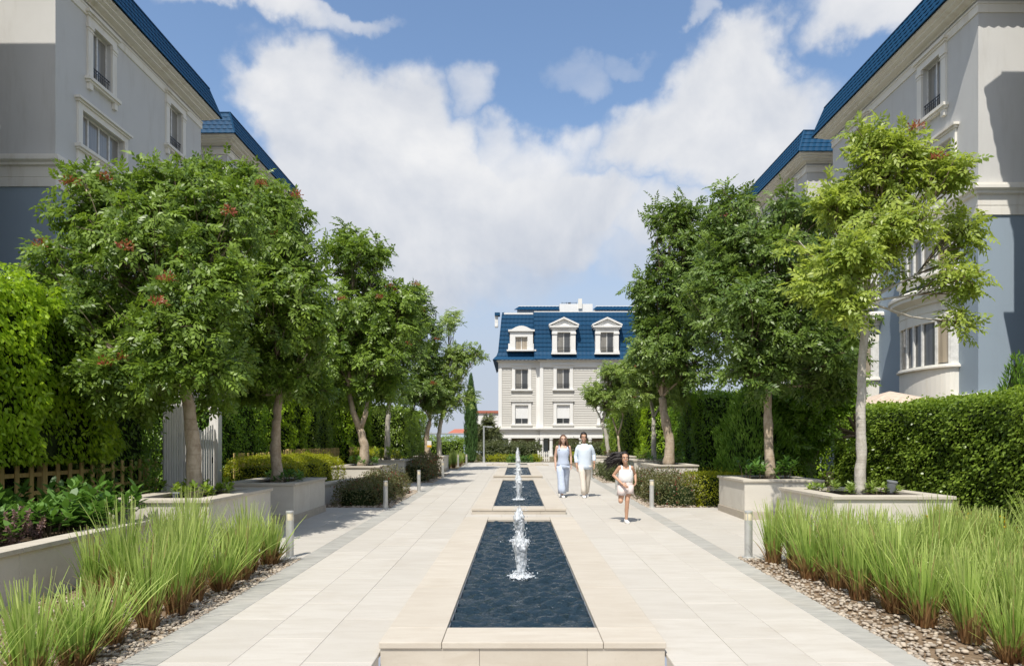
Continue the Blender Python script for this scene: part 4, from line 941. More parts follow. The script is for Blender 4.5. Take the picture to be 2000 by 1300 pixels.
b = (-5.0, 14.25, z2); tree(b, [b, at(538, 870, 14.25), at(541, 815, 14.25), at(545, 765, 14.3)], lobes_px(14.3, [(530, 480, 95, 105, .0), (480, 390, 75, 60, .3), (560, 420, 45, 55, .3), (440, 600, 85, 90, -.5), (560, 610, 90, 85, -.6), (500, 700, 70, 55, -.3), (600, 690, 45, 50, -.4), (470, 345, 45, 32, .2), (590, 540, 50, 70, 0), (410, 330, 35, 28, .1), (610, 630, 45, 60, .2), (470, 740, 60, 40, .3), (590, 730, 50, 38, .2), (420, 720, 50, 50, .5), (500, 770, 45, 32, .4), (610, 760, 35, 30, .2), (520, 730, 55, 35, -.8), (570, 745, 45, 30, -.6)]),
     'dense tree second from left, crooked pale trunk in the shaded planter', L_TREE, M_BARK, 500, 11, .11, .050, .28, seed=5, pods=8, r0=.11)
b = (-4.93, 21.9, PL['L3']); f0 = at(703, 838, 21.9)
tree(b, [b, at(712, 870, 21.9), f0], lobes_px(21.8, [(690, 520, 60, 65, 0), (670, 470, 35, 35, .2), (735, 540, 42, 60, .2), (690, 620, 75, 75, -.4), (760, 620, 55, 60, 0), (735, 700, 60, 60, -.4), (655, 700, 50, 60, -.2), (790, 590, 32, 45, .2), (735, 490, 28, 25, 0), (660, 760, 45, 40, .3), (740, 760, 50, 40, .4), (620, 650, 35, 60, .3)]),
     'tree with forked trunk, third from left', L_TREE, M_BARK, 400, 10, .135, .062, .33, seed=8, pods=6, r0=.17, forks=[(f0, at(690, 805, 21.9), at(680, 760, 21.9), .11), (f0, at(713, 812, 21.9), at(722, 770, 21.9), .095)])
b = (-4.9, 25.8, PL['L4']); tree(b, [b, at(757, 830, 25.8), at(760, 780, 25.8)], lobes_px(25.8, [(775, 690, 50, 60, 0), (800, 640, 38, 50, 0), (760, 740, 40, 40, -.3), (815, 590, 28, 40, .3), (735, 660, 40, 50, .3)]),
     'slim grey-trunked tree behind the forked tree', L_TREED, M_BARKG, 210, 10, .12, .055, .32, seed=9, r0=.11, pods=3)
b = (-4.15, 31.9, PL['L5']); tree(b, [b, at(833, 850, 31.9), at(840, 820, 31.9)], lobes_px(31.8, [(825, 700, 38, 45, 0), (815, 765, 38, 42, -.3), (850, 760, 35, 45, 0), (835, 650, 28, 38, .2)]),
     'left of two trees sharing the farthest left planter', L_TREED, M_BARK, 190, 10, .13, .06, .34, seed=13, r0=.13, pods=5)
b = (-3.68, 32.4, PL['L5']); tree(b, [b, at(857, 850, 32.4), at(862, 815, 32.4)], lobes_px(32.4, [(880, 700, 42, 45, 0), (878, 632, 24, 34, .1), (905, 690, 35, 22, .0), (862, 775, 40, 45, -.2), (895, 770, 35, 32, 0), (930, 690, 20, 12, 0), (870, 720, 38, 40, .3)]),
     'grey-green feathery tree nearest the sky gap, farthest left planter', L_MID, M_BARKG, 240, 9, .11, .05, .30, seed=15, r0=.12, gap=.12)
# ---- right trees
b = (5.68, 11.3, PL['R1']); f0 = at(1690, 590, 11.3)
tree(b, [b, (5.70, 11.3, 1.6), at(1683, 740, 11.3), f0], lobes_px(11.3, [(1730, 330, 73, 69, 0), (1700, 270, 39, 34, 0), (1800, 290, 39, 34, .1), (1850, 340, 43, 34, -.2), (1640, 400, 56, 47, .2), (1760, 440, 82, 52, -.3), (1660, 500, 60, 47, -.5), (1560, 470, 34, 56, .1), (1590, 560, 39, 34, -.2), (1870, 460, 47, 47, .2), (1880, 540, 43, 39, -.1), (1865, 630, 39, 30, .0), (1650, 590, 34, 43, -.5), (1755, 520, 39, 34, .4)]),
     'sparse yellow-green tree with white trunk in the nearest right planter', L_YEL, M_BARKG, 360, 9, .105, .046, .28, seed=21, r0=.085, gap=.24, limbr=.022, pods=2)
b = (5.47, 14.75, PL['R2']); tree(b, [b, at(1501, 830, 14.75), at(1500, 755, 14.75)], lobes_px(14.8, [(1530, 560, 110, 110, 0), (1450, 480, 75, 80, .2), (1530, 420, 70, 55, .3), (1440, 620, 85, 90, -.3), (1560, 680, 100, 75, -.4), (1640, 650, 60, 85, .2), (1470, 720, 75, 50, -.4), (1440, 400, 45, 40, .2), (1620, 740, 60, 45, .3), (1590, 480, 60, 70, .5), (1390, 560, 55, 60, .2)]),
     'large dark green tree behind the yellow-green one, brown trunk by the cone conifer', L_TREED, M_BARK, 500, 11, .115, .050, .29, seed=23, r0=.105)
b = (4.95, 22.3, PL['R3']); tree(b, [b, at(1308, 860, 22.3), at(1297, 810, 22.3), at(1293, 775, 22.3)], lobes_px(22.2, [(1330, 540, 75, 85, 0), (1310, 440, 45, 50, 0), (1345, 415, 25, 30, 0), (1285, 590, 50, 60, .1), (1360, 620, 85, 75, -.3), (1285, 680, 55, 60, -.4), (1380, 500, 55, 70, .4), (1340, 710, 70, 50, -.4), (1250, 555, 28, 22, .1), (1405, 440, 40, 50, .3), (1262, 650, 30, 45, .1)]),
     'tall green tree with leaning trunk right of the running girl', L_TREED, M_BARK, 450, 11, .14, .060, .34, seed=25, r0=.165, pods=2)
b = (5.2, 25.9, PL['R4']); tree(b, [b, at(1277, 850, 25.9), at(1276, 815, 25.9)], lobes_px(25.9, [(1265, 740, 55, 50, 0), (1310, 760, 45, 40, 0), (1258, 710, 36, 42, 0)]),
     'slim tree half hidden behind the leaning trunk', L_MID, M_BARKG, 170, 10, .12, .055, .32, seed=27, r0=.10, pods=2)
b = (4.32, 32.0, PL['R5']); tree(b, [b, at(1184, 850, 32.0), at(1176, 825, 32)], lobes_px(32, [(1185, 775, 38, 35, 0), (1160, 765, 22, 22, 0), (1195, 735, 26, 34, .1)]),
     'small tree with white leaning trunk just right of the man', L_MID, M_BARKG, 150, 9, .10, .048, .28, seed=29, r0=.10, gap=.1)
b = (4.85, 32.2, PL['R5']); f0 = at(1207, 850, 32.2)
tree(b, [b, f0], lobes_px(32.2, [(1215, 770, 30, 35, 0), (1232, 755, 26, 36, .2), (1212, 735, 22, 26, .3)]),
     'small tree with slim V-forked trunk right of the white leaning trunk', L_MID, M_BARK, 140, 9, .10, .048, .28, seed=31, r0=.065, gap=.1, pods=2, forks=[(f0, at(1200, 828, 32.2), at(1196, 815, 32.2), .05), (f0, at(1213, 830, 32.2), at(1217, 812, 32.2), .05)])
# bare twig branch on that side
# ---- background trees
b = at(950, 895, 50); b.z = .42; tree(b, [b, (b.x, b.y, 1.6)], lobes_px(50, [(947, 845, 16, 20, 0), (962, 850, 14, 22, 0), (955, 826, 7, 18, 0), (940, 862, 14, 14, 0)]), 'small dark pine-like tree left of the far building', L_OLIVE, M_TWIG, 150, 8, .16, .075, .4, seed=41, r0=.1, group='background trees')
for i, (px, py, Y, lab) in enumerate([(655, 690, 29, 'shady green tree behind the left hedge, beyond the forked tree'), (560, 640, 24, 'dark green tree behind the left gate hedge')]):
    b = at(px, 900, Y); b.z = gz(Y); tree(b, [b, at(px, 800, Y)], lobes_px(Y, [(px, py, 60, 75, 0), (px + 40, py + 50, 50, 55, 0), (px - 45, py + 40, 50, 60, 0)]), lab, L_TREED, M_BARK, 220, 10, .13, .06, .33, seed=50 + i, r0=.12, group='background trees')
b = Vector((8.9, 17.6, gz(17.6))); tree(b, [b, (8.8, 17.6, 1.9)], lobes_px(17.4, [(1600, 700, 70, 60, 0), (1560, 780, 60, 55, 0), (1640, 760, 45, 50, .2), (1540, 860, 50, 60, .2), (1595, 830, 55, 60, .3)]), 'dark leafy tree filling the gap behind the second right planter', L_FICUSD, M_TWIG, 300, 12, .10, .048, .28, seed=61, r0=.1, group='background trees')
# ------------------------------------------------------------------ hedges
def wob(P, sc, amp, sd):
    q = P * sc; return amp * (np.sin(q[:, 0] * 1.3 + sd) * np.sin(q[:, 1] * 1.7 + sd * 2) + np.sin(q[:, 2] * 2.1 + sd * 3) * np.cos(q[:, 1] * 1.1 + q[:, 0]) * .8)
def hedge(x0, x1, y0, y1, h, label, leafm, dens=520, l=.07, w=.036, z0=None, faces='', amp=.10, seed=1, down=.8, name='hedge', cat='hedge', group='hedges', round_=.25, hexa=False, layers=.14, flw=None, top=1.0):
    """leafy block: core + leaves on the visible faces (S front, N, W, E, T top)"""
    rg = np.random.default_rng(seed); zb = gz((y0 + y1) / 2) if z0 is None else z0; cx, cy = (x0 + x1) / 2, (y0 + y1) / 2; hx, hy = (x1 - x0) / 2, (y1 - y0) / 2
    root = empty(name, (cx, cy, zb), label=label, cat=cat, group=group)
    b = MB(); ins = .16; nseg = 10; rings = []
    for (zz, k) in ((0, .0), (h * .5, .02), (h * .85 - ins * .5, .06), (h - ins * 1.2, .22)):
        ring = []
        for j in range(24):
            a = 2 * math.pi * (j + .5) / 24; c, s = math.cos(a), math.sin(a); p = 5.0; rr = (abs(c) ** p + abs(s) ** p) ** (-1 / p)
            ring.append(((hx - min(ins + k, hx * .6)) * c * rr, (hy - min(ins + k, hy * .6)) * s * rr, zz))
        rings.append(ring)
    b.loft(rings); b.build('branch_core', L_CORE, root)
    Ps, Ns = [], []
    for f in faces or 'SWET':
        ar = {'S': 2 * hx * h, 'N': 2 * hx * h, 'W': 2 * hy * h, 'E': 2 * hy * h, 'T': 4 * hx * hy}[f]; n = int(ar * dens * (top if f == 'T' else 1)); u = rg.uniform(-1, 1, n); v = rg.uniform(0, 1, n)
        if f in 'SN': P = np.stack([u * hx, np.full(n, -hy if f == 'S' else hy), v * h], 1); Nn = np.tile([0, -1. if f == 'S' else 1., 0], (n, 1))
        elif f in 'WE': P = np.stack([np.full(n, -hx if f == 'W' else hx), u * hy, v * h], 1); Nn = np.tile([-1. if f == 'W' else 1., 0, 0], (n, 1))
        else: P = np.stack([u * hx, rg.uniform(-1, 1, n) * hy, np.full(n, h)], 1); Nn = np.tile([0, 0, 1.], (n, 1))
        Ps.append(P); Ns.append(Nn)
    P = np.concatenate(Ps); Nn = np.concatenate(Ns); n = len(P)
    # round the shoulders and make the surface uneven
    ex = np.maximum(0, np.abs(P[:, 0]) - (hx - round_)); ey = np.maximum(0, np.abs(P[:, 1]) - (hy - round_)); ez = np.maximum(0, P[:, 2] - (h - round_)); e = np.sqrt(ex ** 2 + ey ** 2 + ez ** 2)
    kf = np.where(e > round_, round_ / np.maximum(e, 1e-6), 1.0); dx = np.sign(P[:, 0]) * ex * (1 - kf); dy = np.sign(P[:, 1]) * ey * (1 - kf); dzz = ez * (1 - kf); P = P - np.stack([dx, dy, dzz], 1)
    Nn = unit(Nn + np.stack([np.sign(P[:, 0]) * ex, np.sign(P[:, 1]) * ey, ez], 1) / round_ * .8)
    W_ = P + np.array([cx, cy, zb]); k = wob(W_, 2.2, 1.0, seed) + .6 * wob(W_, 5.1, 1.0, seed + 3); stray = np.where(rg.uniform(0, 1, n) < .05, rg.uniform(.02, .13, n), 0); P = P + Nn * (amp * k + stray - layers * rg.uniform(0, 1, n) ** 1.6 + .02)[:, None]
    D = unit(Nn * .5 + np.array([0, 0, -down]) + rg.normal(0, .45, (n, 3))); U = unit(Nn + np.array([0, 0, .35]) + rg.normal(0, .35, (n, 3)))
    V = leaves(P, D, U, l * rg.uniform(.7, 1.25, n), w * rg.uniform(.8, 1.2, n), hexa=hexa)
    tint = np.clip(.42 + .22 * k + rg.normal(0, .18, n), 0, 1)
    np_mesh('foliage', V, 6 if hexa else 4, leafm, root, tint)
    if flw:
        m_, cnt, sz = flw; i = rg.choice(n, cnt); rep = 9; Pp = np.repeat(P[i] + Nn[i] * .03, rep, 0); a = unit(rg.normal(0, 1, (cnt * rep, 3)) + np.repeat(Nn[i], rep, 0)); np_mesh('blossoms', leaves(Pp, a, rg.normal(0, 1, a.shape), sz, sz * .8), 4, m_, root, rg.uniform(0, 1, len(a)))
    return root
hedge(-10.6, -6.85, 5.0, 12.3, 2.75, 'bright lime-green ficus crown bulging over the timber fence at the left edge', L_FICUS, 640, .085, .046, 1.42, 'SEET', .16, 2, 1.0, round_=.8, hexa=True, layers=.32)
hedge(-10.6, -7.75, 5.0, 12.3, 1.5, 'dark lower hedge behind the timber fence at the left edge', L_FICUSD, 420, .085, .045, .45, 'SE', .10, 22, .9, round_=.2, hexa=True, layers=.25)
hedge(-10.4, -7.3, 11.6, 14.2, 3.3, 'dark ficus hedge between the lime hedge and the white gate', L_FICUSD, 560, .085, .044, .40, 'SET', .14, 4, .9, round_=.5, hexa=True, layers=.3)
hedge(-11.5, -9.6, 13.2, 19.5, 3.1, 'dark hedge seen through the white gate', L_FICUSD, 300, .10, .05, .3, 'SET', .15, 3, .9, round_=.5)
hedge(-9.8, -7.45, 17.1, 20.6, 2.9, 'dark clipped hedge just right of the white gate', L_FICUSD, 420, .085, .044, .3, 'SET', .08, 5, round_=.2)
hedge(-10.0, -7.3, 20.7, 24.3, 3.6, 'sunlit green hedge behind the forked tree', L_FICUS, 360, .10, .05, .3, 'SET', .16, 6, round_=.5)
hedge(-9.4, -7.25, 24.4, 27.6, 3.3, 'dark clipped hedge behind the slim grey trunk', L_HEDGE, 360, .10, .05, .3, 'SET', .08, 7, round_=.2)
hedge(-9.0, -6.9, 27.7, 32.5, 4.1, 'bright green hedge behind the far left trees', L_FICUS, 300, .115, .058, .3, 'SET', .16, 8, round_=.4)
hedge(-8.4, -5.4, 32.6, 41.5, 3.1, 'clipped hedge at the far left end of the promenade', L_HEDGE, 260, .12, .06, .3, 'SET', .10, 9, round_=.3)
hedge(9.4, 11.6, 8.0, 21.6, 2.55, 'long glossy clipped hedge at the right edge', L_HEDGE, 720, .075, .046, .12, 'SWT', .06, 10, .5, round_=.18, hexa=True, layers=.16)
hedge(7.3, 9.3, 19.8, 24.4, 3.0, 'bright green drooping ficus hedge behind the cone conifer', L_FICUS, 400, .10, .05, .2, 'SWT', .22, 11, 1.0, round_=.6, layers=.3)
hedge(6.6, 8.6, 24.6, 30.0, 3.3, 'dark hedge behind the leaning trunk', L_FICUSD, 340, .11, .055, .25, 'SWT', .12, 12, round_=.3)
hedge(5.9, 8.2, 30.2, 33.6, 3.4, 'bright hedge behind the small right trees', L_FICUS, 300, .115, .058, .3, 'SWT', .12, 13, round_=.3)
hedge(5.2, 7.6, 33.8, 41.0, 3.5, 'green hedge at the far right end of the promenade', L_HEDGE, 260, .12, .06, .35, 'SWT', .1, 14, round_=.3)
hedge(-2.6, 1.6, 46.5, 48.4, 1.20, 'olive shrub hedge left of the white gate before the far building', L_OLIVE, 260, .12, .06, .42, 'SWET', .14, 15, .2, round_=.4, group='shrubs before the far building')
hedge(2.75, 6.6, 46.5, 48.4, 1.15, 'olive shrub hedge right of the white gate before the far building', L_OLIVE, 260, .12, .06, .42, 'SWET', .14, 16, .2, round_=.4, group='shrubs before the far building')
hedge(-6.8, -3.3, 43.2, 45.4, 1.50, 'bushy dark shrub between the cypress and the far left hedge', L_HEDGE, 260, .12, .06, .42, 'SWET', .16, 17, .3, round_=.5, group='shrubs before the far building')
# golden clipped hedges and bushes
hedge(-6.9, -5.15, 15.7, 20.5, .78, 'rounded golden-green clipped hedge above the curved low wall', L_GOLD, 1200, .045, .024, .52, 'SET', .05, 20, .0, round_=.35, group='golden clipped hedges', layers=.10)
hedge(-6.6, -5.05, 26.9, 30.0, .75, 'golden hedge above the far curved wall on the left', L_GOLD, 700, .06, .032, .58, 'SET', .06, 21, .0, round_=.3, group='golden clipped hedges')
hedge(4.35, 5.5, 16.35, 18.0, .78, 'golden-yellow clipped hedge block on the right by the planter', L_GOLD, 1200, .045, .024, .15, 'SWT', .03, 22, .0, round_=.14, group='golden clipped hedges', layers=.08)
def bushes(x0, x1, y0, y1, n, h, lab, leafm, seed, dens=760, l=.05, w=.028, flw=None, group='red-brown bushes beside the promenade'):
    for i in range(n):
        a = y0 + (y1 - y0) * i / n; b_ = y0 + (y1 - y0) * (i + 1) / n
        hedge(x0 + random.uniform(0, .1), x1 - random.uniform(0, .12), a - .05, b_ + .05, h * random.uniform(.85, 1.1), lab[i], leafm, dens, l, w, None, 'SWET', .12, seed + i, -.2, 'bush', 'bush', group, .3, layers=.22, flw=flw)
o3 = ['nearest', 'middle', 'farthest']
bushes(-4.55, -3.2, 16.4, 20.9, 3, .62, [o3[i] + ' red-brown bush in the left bed between the two bollards' for i in range(3)], L_RED, 70, flw=(L_POD, 10, .03))
bushes(3.25, 4.75, 16.5, 20.9, 3, .60, [o3[i] + ' red-brown bush in the right bed behind the girl' for i in range(3)], L_RED, 75)
bushes(-4.2, -3.2, 24.7, 29.9, 3, .78, [o3[i] + ' bush with red flowers in the far left bed' for i in range(3)], L_RED, 80, 520, .065, .036, (L_POD, 26, .05))
bushes(3.3, 4.3, 24.7, 29.9, 3, .60, [o3[i] + ' low bush in the far right bed behind the couple' for i in range(3)], L_OLIVE, 85, 500, .065, .036)
for i, (x, y, w_, h_) in enumerate([(-3.1, 43.4, .55, .5), (-.6, 43.6, .9, .42), (-1.6, 43.7, .55, .38), (1.15, 43.8, .45, .4), (3.6, 43.5, .7, .6), (4.6, 43.4, .5, .5)]):
    hedge(x - w_, x + w_, y - .4, y + .4, h_, ['golden', 'golden', 'golden', 'golden', 'golden', 'golden'][i] + ' shrub ' + ['by the lamp post base', 'left of the farthest pool', 'between lamp post and farthest pool', 'left of the small white gate', 'right of the small white gate', 'behind the man at the end'][i], L_GOLD, 500, .07, .036, .42, 'SWET', .08, 100 + i, 0, 'shrub', 'shrub', 'golden shrubs at the end', .3)
hedge(-.55, 1.0, 42.3, 43.0, .42, 'dark green low shrub just behind the farthest pool', L_BIG, 500, .08, .04, .42, 'SWET', .08, 110, 0, 'shrub', 'shrub', 'shrubs before the far building', .2)
# ------------------------------------------------------------------ conifers
def conifer(base, h, r, label, leafm, n, prof, l=.09, w=.03, seed=1, name='conifer', group='conifers', upw=1.0):
    rg = np.random.default_rng(seed); root = empty(name, base, label=label, cat='tree', group=group); b = MB(); b.tube([(0, 0, -.05), (0, 0, h * .9)], [r * .12, .01], 7); b.build('trunk', M_TWIG, root)
    b = MB(); rings = []
    for k in range(9):
        t = k / 8; rr = r * prof(t) * .72 + .004; rings.append([(rr * math.cos(2 * math.pi * j / 12), rr * math.sin(2 * math.pi * j / 12), .08 + t * h * .93) for j in range(12)])
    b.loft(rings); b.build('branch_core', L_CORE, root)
    t = rg.uniform(0, 1, n * 3); pf = np.array([prof(v) for v in t]); keep = rg.uniform(0, 1, n * 3) < pf / pf.max(); t = t[keep][:n]; n = len(t); pf = np.array([prof(v) for v in t]); a = rg.uniform(0, 6.283, n)
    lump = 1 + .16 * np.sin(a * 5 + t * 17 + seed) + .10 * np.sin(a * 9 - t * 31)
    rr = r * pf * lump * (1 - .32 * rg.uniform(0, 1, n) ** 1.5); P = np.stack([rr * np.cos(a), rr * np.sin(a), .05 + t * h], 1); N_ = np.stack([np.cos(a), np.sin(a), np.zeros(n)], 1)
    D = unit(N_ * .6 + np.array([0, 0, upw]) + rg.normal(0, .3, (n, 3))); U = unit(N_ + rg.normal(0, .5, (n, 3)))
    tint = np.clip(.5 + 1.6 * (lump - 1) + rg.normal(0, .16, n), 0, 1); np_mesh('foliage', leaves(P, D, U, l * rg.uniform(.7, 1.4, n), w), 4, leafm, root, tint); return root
egg = lambda t: max(.02, math.sin(math.pi * min(1, .16 + .84 * t) ** .9) ** .75 * (1.0 if t < .5 else 1.0))
cone = lambda t: max(.02, (1 - t) ** .75 * min(1, .55 + t * 2.4))
col_ = lambda t: max(.03, min(1, .75 + t) * (1 - max(0, t - .55) / .47) ** .8)
p = Vector((6.0, 17.3, gz(17.3))); conifer(p, 3.05, .85, 'broad egg-shaped conifer behind the second right planter', L_CON, 9000, egg, .13, .032, 3)
p = Vector((12.6, 17.2, gz(17))); conifer(p, 3.75, .95, 'bright conifer rising above the hedge at the right edge', L_CON, 5000, cone, .13, .035, 4)
p = ground_at(920, 905); p = Vector((-2.85, 42.4, .42)); conifer(p, 5.35, .36, 'narrow columnar cypress at the left end of the promenade', L_CYP, 5200, col_, .22, .035, 5, 'cypress', upw=2.2)
# ------------------------------------------------------------------ ornamental grass
def grass_mesh(seed, n=340, H=.86, spread=.15):
    rg = np.random.default_rng(seed); seg = 5; a = rg.uniform(0, 6.283, n); r = .11 * np.sqrt(rg.uniform(0, 1, n)); P = np.stack([r * np.cos(a), r * np.sin(a), np.zeros(n)], 1)
    h = H * rg.uniform(.5, 1.08, n); short = rg.uniform(0, 1, n) < .36; h = np.where(short, h * .40, h); lean = np.abs(rg.normal(0, spread, n)) * np.where(short, 2.4, 1) + .05 + .25 * (rg.uniform(0, 1, n) < .06); az = a + rg.normal(0, .6, n); w = rg.uniform(.005, .0105, n)
    dirh = np.stack([np.cos(az), np.sin(az), np.zeros(n)], 1); side = np.stack([-np.sin(az + rg.normal(0, .8, n)), np.cos(az), np.zeros(n)], 1); side = unit(side)
    rows = []
    for k in range(seg + 1):
        t = k / seg; c = P + dirh * (lean * h * (t * .55 + t * t * .6))[:, None] + np.array([0, 0, 1.0]) * (h * t * (1 - .16 * lean * t))[:, None]; ww = w * (1 - .72 * t ** 3); rows.append((c - side * ww[:, None], c + side * ww[:, None]))
    V = []; T = []
    for k in range(seg):
        a0, b0 = rows[k]; a1, b1 = rows[k + 1]; V.append(np.stack([a0, b0, b1, a1], 1)); T.append(np.full(n, (k + .5) / seg) * h / H)
    # keep every blade one island: order per blade and share vertices
    vv = np.stack([np.stack([r_[0], r_[1]], 1) for r_ in rows], 1).reshape(-1, 3); per = 2 * (seg + 1); base = (np.arange(n) * per)[:, None, None]
    q = np.array([[2 * k, 2 * k + 1, 2 * k + 3, 2 * k + 2] for k in range(seg)])[None] + base; fc = q.reshape(-1, 4)
    me = bpy.data.meshes.new('blades'); me.vertices.add(len(vv)); me.vertices.foreach_set('co', vv.astype(np.float32).ravel()); me.loops.add(fc.size); me.loops.foreach_set('vertex_index', fc.astype(np.int32).ravel()); me.polygons.add(len(fc)); me.polygons.foreach_set('loop_start', np.arange(0, fc.size, 4, dtype=np.int32))
    at_ = me.attributes.new('tint', 'FLOAT', 'FACE'); at_.data.foreach_set('value', (np.stack(T, 1).reshape(-1)).astype(np.float32)); me.update(calc_edges=True); me.materials.append(M_GRASS); return me
GM = [grass_mesh(s, 250 + 22 * (s % 9), .80 + .014 * (s % 8), .11 + .014 * (s % 7)) for s in range(200, 212)]
def clump(x, y, sc, label, group):
    o = link(bpy.data.objects.new('ornamental_grass', random.choice(GM))); o.location = (x, y, gz(y) - .01); o.rotation_euler = (0, 0, random.uniform(0, 6.28)); sw = sc * random.uniform(.75, 1.08); o.scale = (sw, sw * random.uniform(.9, 1.1), sc * random.uniform(.70, 1.14)); tag(o, label, 'grass', group)
ords = ['first', 'second', 'third', 'fourth', 'fifth', 'sixth', 'seventh', 'eighth', 'ninth', 'tenth', 'eleventh', 'twelfth']
front_l = [(-3.3, 9.12), (-3.38, 8.62), (-3.3, 8.12), (-3.3, 7.62), (-3.38, 7.12), (-3.3, 6.62), (-3.3, 6.12), (-3.38, 5.62), (-3.3, 5.12), (-3.3, 4.62), (-3.38, 4.12)]
for i, (x, y) in enumerate(front_l): clump(x, y, 1.0 if y > 7 else .95, ords[i] + ' clump along the left path edge, counted from the left bollard', 'grass clumps along the left path edge')
front_r = [(3.46, 9.2), (3.56, 8.7), (3.54, 8.2), (3.64, 7.7), (3.62, 7.2), (3.72, 6.7), (3.7, 6.2), (3.8, 5.7), (3.78, 5.2), (3.88, 4.7), (3.86, 4.2)]
for i, (x, y) in enumerate(front_r): clump(x, y, .98, ords[i] + ' clump along the right path edge, counted from the right bollard', 'grass clumps along the right path edge')
for x in np.arange(-4.35, -3.6, .42):
    for y in np.arange(3.8, 9.35, .54):
        if y < 7 and x < -3.9: continue
        clump(x + random.uniform(-.12, .12), y + random.uniform(-.15, .15), random.uniform(.92, 1.1) * (1 if y > 7 else .92), 'green grass clump in the rows behind the left path edge', 'grass clumps behind the left edge row')
for x in np.arange(4.05, 9.0, .52):
    for y in np.arange(4.0, 9.85, .56):
        if x / y > .98: continue
        clump(x + random.uniform(-.22, .22), y + random.uniform(-.24, .24), random.uniform(.9, 1.08), 'green grass clump in the rows behind the right path edge', 'grass clumps behind the right edge row')
for i, (x, y) in enumerate([(-3.5, 34.6), (-3.3, 35.6), (-3.5, 36.6), (-3.2, 37.8), (-3.4, 39.0), (-3.3, 40.2)]): clump(x, y, 1.0, ords[i] + ' grass tuft by the far left bollards, counted from the near side', 'far grass tufts')
# ------------------------------------------------------------------ leafy plants
def rosette(x, y, z, size, label, leafm, n=46, seed=1, l=.17, w=.075, h=.35, group='leafy plants in the beds', cat='plant', name='leafy_plant'):
    rg = np.random.default_rng(seed); root = empty(name, (x, y, z), label=label, cat=cat, group=group); b = MB(); stems = max(3, n // 11); Vs = []; Ts = []
    for s in range(stems):
        a = rg.uniform(0, 6.28); r_ = size * .45 * math.sqrt(rg.uniform(0, 1)); hh = h * rg.uniform(.55, 1.05); top = Vector((r_ * math.cos(a) * 1.5, r_ * math.sin(a) * 1.5, hh)); b.tube([(r_ * math.cos(a) * .5, r_ * math.sin(a) * .5, 0), top * .55 + Vector((0, 0, .03)), top], [.008, .007, .004], 5, False); k = 12
        az = np.arange(k) * 2.4 + rg.uniform(0, 6); el = np.linspace(.1, 1.0, k); D = np.stack([np.cos(az) * (1.15 - el * .6), np.sin(az) * (1.15 - el * .6), el * .9 + rg.normal(0, .15, k)], 1); P = np.tile(np.array(top), (k, 1)) * np.array([1, 1, 1]) - np.stack([np.zeros(k), np.zeros(k), (1 - el) * hh * .45], 1)
        Vs.append(leaves(P, D, np.array([0, 0, 1.0]) + rg.normal(0, .15, (k, 3)), l * rg.uniform(.65, 1.15, k), w * rg.uniform(.8, 1.15, k), .10, .14, True)); Ts.append(np.clip(rg.uniform(.1, .6) + el * .4 + rg.normal(0, .1, k), 0, 1))
    b.build('stems', M_TWIG, root); np_mesh('leaves', np.concatenate(Vs), 6, leafm, root, np.concatenate(Ts)); return root
def spike(x, y, z, label, seed):
    rg = np.random.default_rng(seed); root = empty('spike_plant', (x, y, z), label=label, cat='plant', group='pinkish spike plants'); b = MB(); Vs = []
    for s in range(7):
        a = rg.uniform(0, 6.28); t = Vector((.14 * math.cos(a), .14 * math.sin(a), rg.uniform(.22, .42))); b.tube([(0, 0, 0), t], .006, 5, False); k = 70; u = rg.uniform(.25, 1.08, k); P = np.array(t)[None] * u[:, None]; D = rg.normal(0, 1, (k, 3)) + np.array([0, 0, .5]); Vs.append(leaves(P, D, rg.normal(0, 1, (k, 3)), rg.uniform(.03, .055, k), .022))
    b.build('stems', M_TWIG, root); V = np.concatenate(Vs); np_mesh('leaves', V, 4, L_PINK, root, rg.uniform(0, 1, len(V) // 4))
# raised bed at the left: broad-leaved plants and pink spikes
bedz = lambda y: gz(y) + .46
lp = [(-5.75, 7.55, 'broad-leaved plant between the pink spikes, near the left edge'), (-5.65, 8.25, 'large bright broad-leaved plant right of the second pink spike'), (-5.7, 9.0, 'tall broad-leaved plant against the first left planter'), (-6.3, 7.2, 'dark broad-leaved plant at the foot of the timber fence, left edge'), (-6.4, 8.0, 'broad-leaved plant under the timber fence, second from left'), (-6.35, 8.8, 'broad-leaved plant under the timber fence near the planter'), (-5.8, 6.8, 'small light green plant at the low wall, left edge'), (-5.5, 8.75, 'low leafy plant spilling at the low wall cap'), (-6.9, 9.1, 'leafy plant by the right end of the timber fence'), (-6.0, 9.3, 'bushy green plant in the corner by the planter')]
lp += [(-5.48, 9.2, 'leafy plant overlapping the corner of the first left planter'), (-5.55, 8.5, 'broad-leaved plant leaning over the low wall'), (-6.1, 8.45, 'broad-leaved plant in the middle of the left bed'), (-6.0, 7.3, 'broad-leaved plant behind the first pink spike')]
for i, (x, y, lb) in enumerate(lp): rosette(x, y, bedz(y), .5, lb, L_BIG, 110, 300 + i, .19, .085, [.36, .46, .56, .46, .46, .5, .28, .24, .5, .58, .5, .36, .48, .42][i])
spike(-5.85, 7.15, bedz(7.1), 'pinkish spike plant at the left edge', 1); spike(-5.5, 7.45, bedz(7.4), 'small pinkish spike plant drooping by the low wall', 3); spike(-5.6, 7.95, bedz(7.9), 'pinkish spike plant left of the large bright plant', 2)
def fill(key, x0, x1, y0, y1, n, lab, leafm, l, w, h, seed, avoid=None):
    rg = np.random.default_rng(seed); z = PL[key]
    for i in range(n):
        x = x0 + (x1 - x0) * (i + .5) / n; y = rg.uniform(y0, y1); rosette(x, y, z, .5, lab[i], leafm, 80, seed + i, l, w, h, 'leafy plants in the planters')
W4 = ['leftmost', 'second from left', 'third from left', 'rightmost']
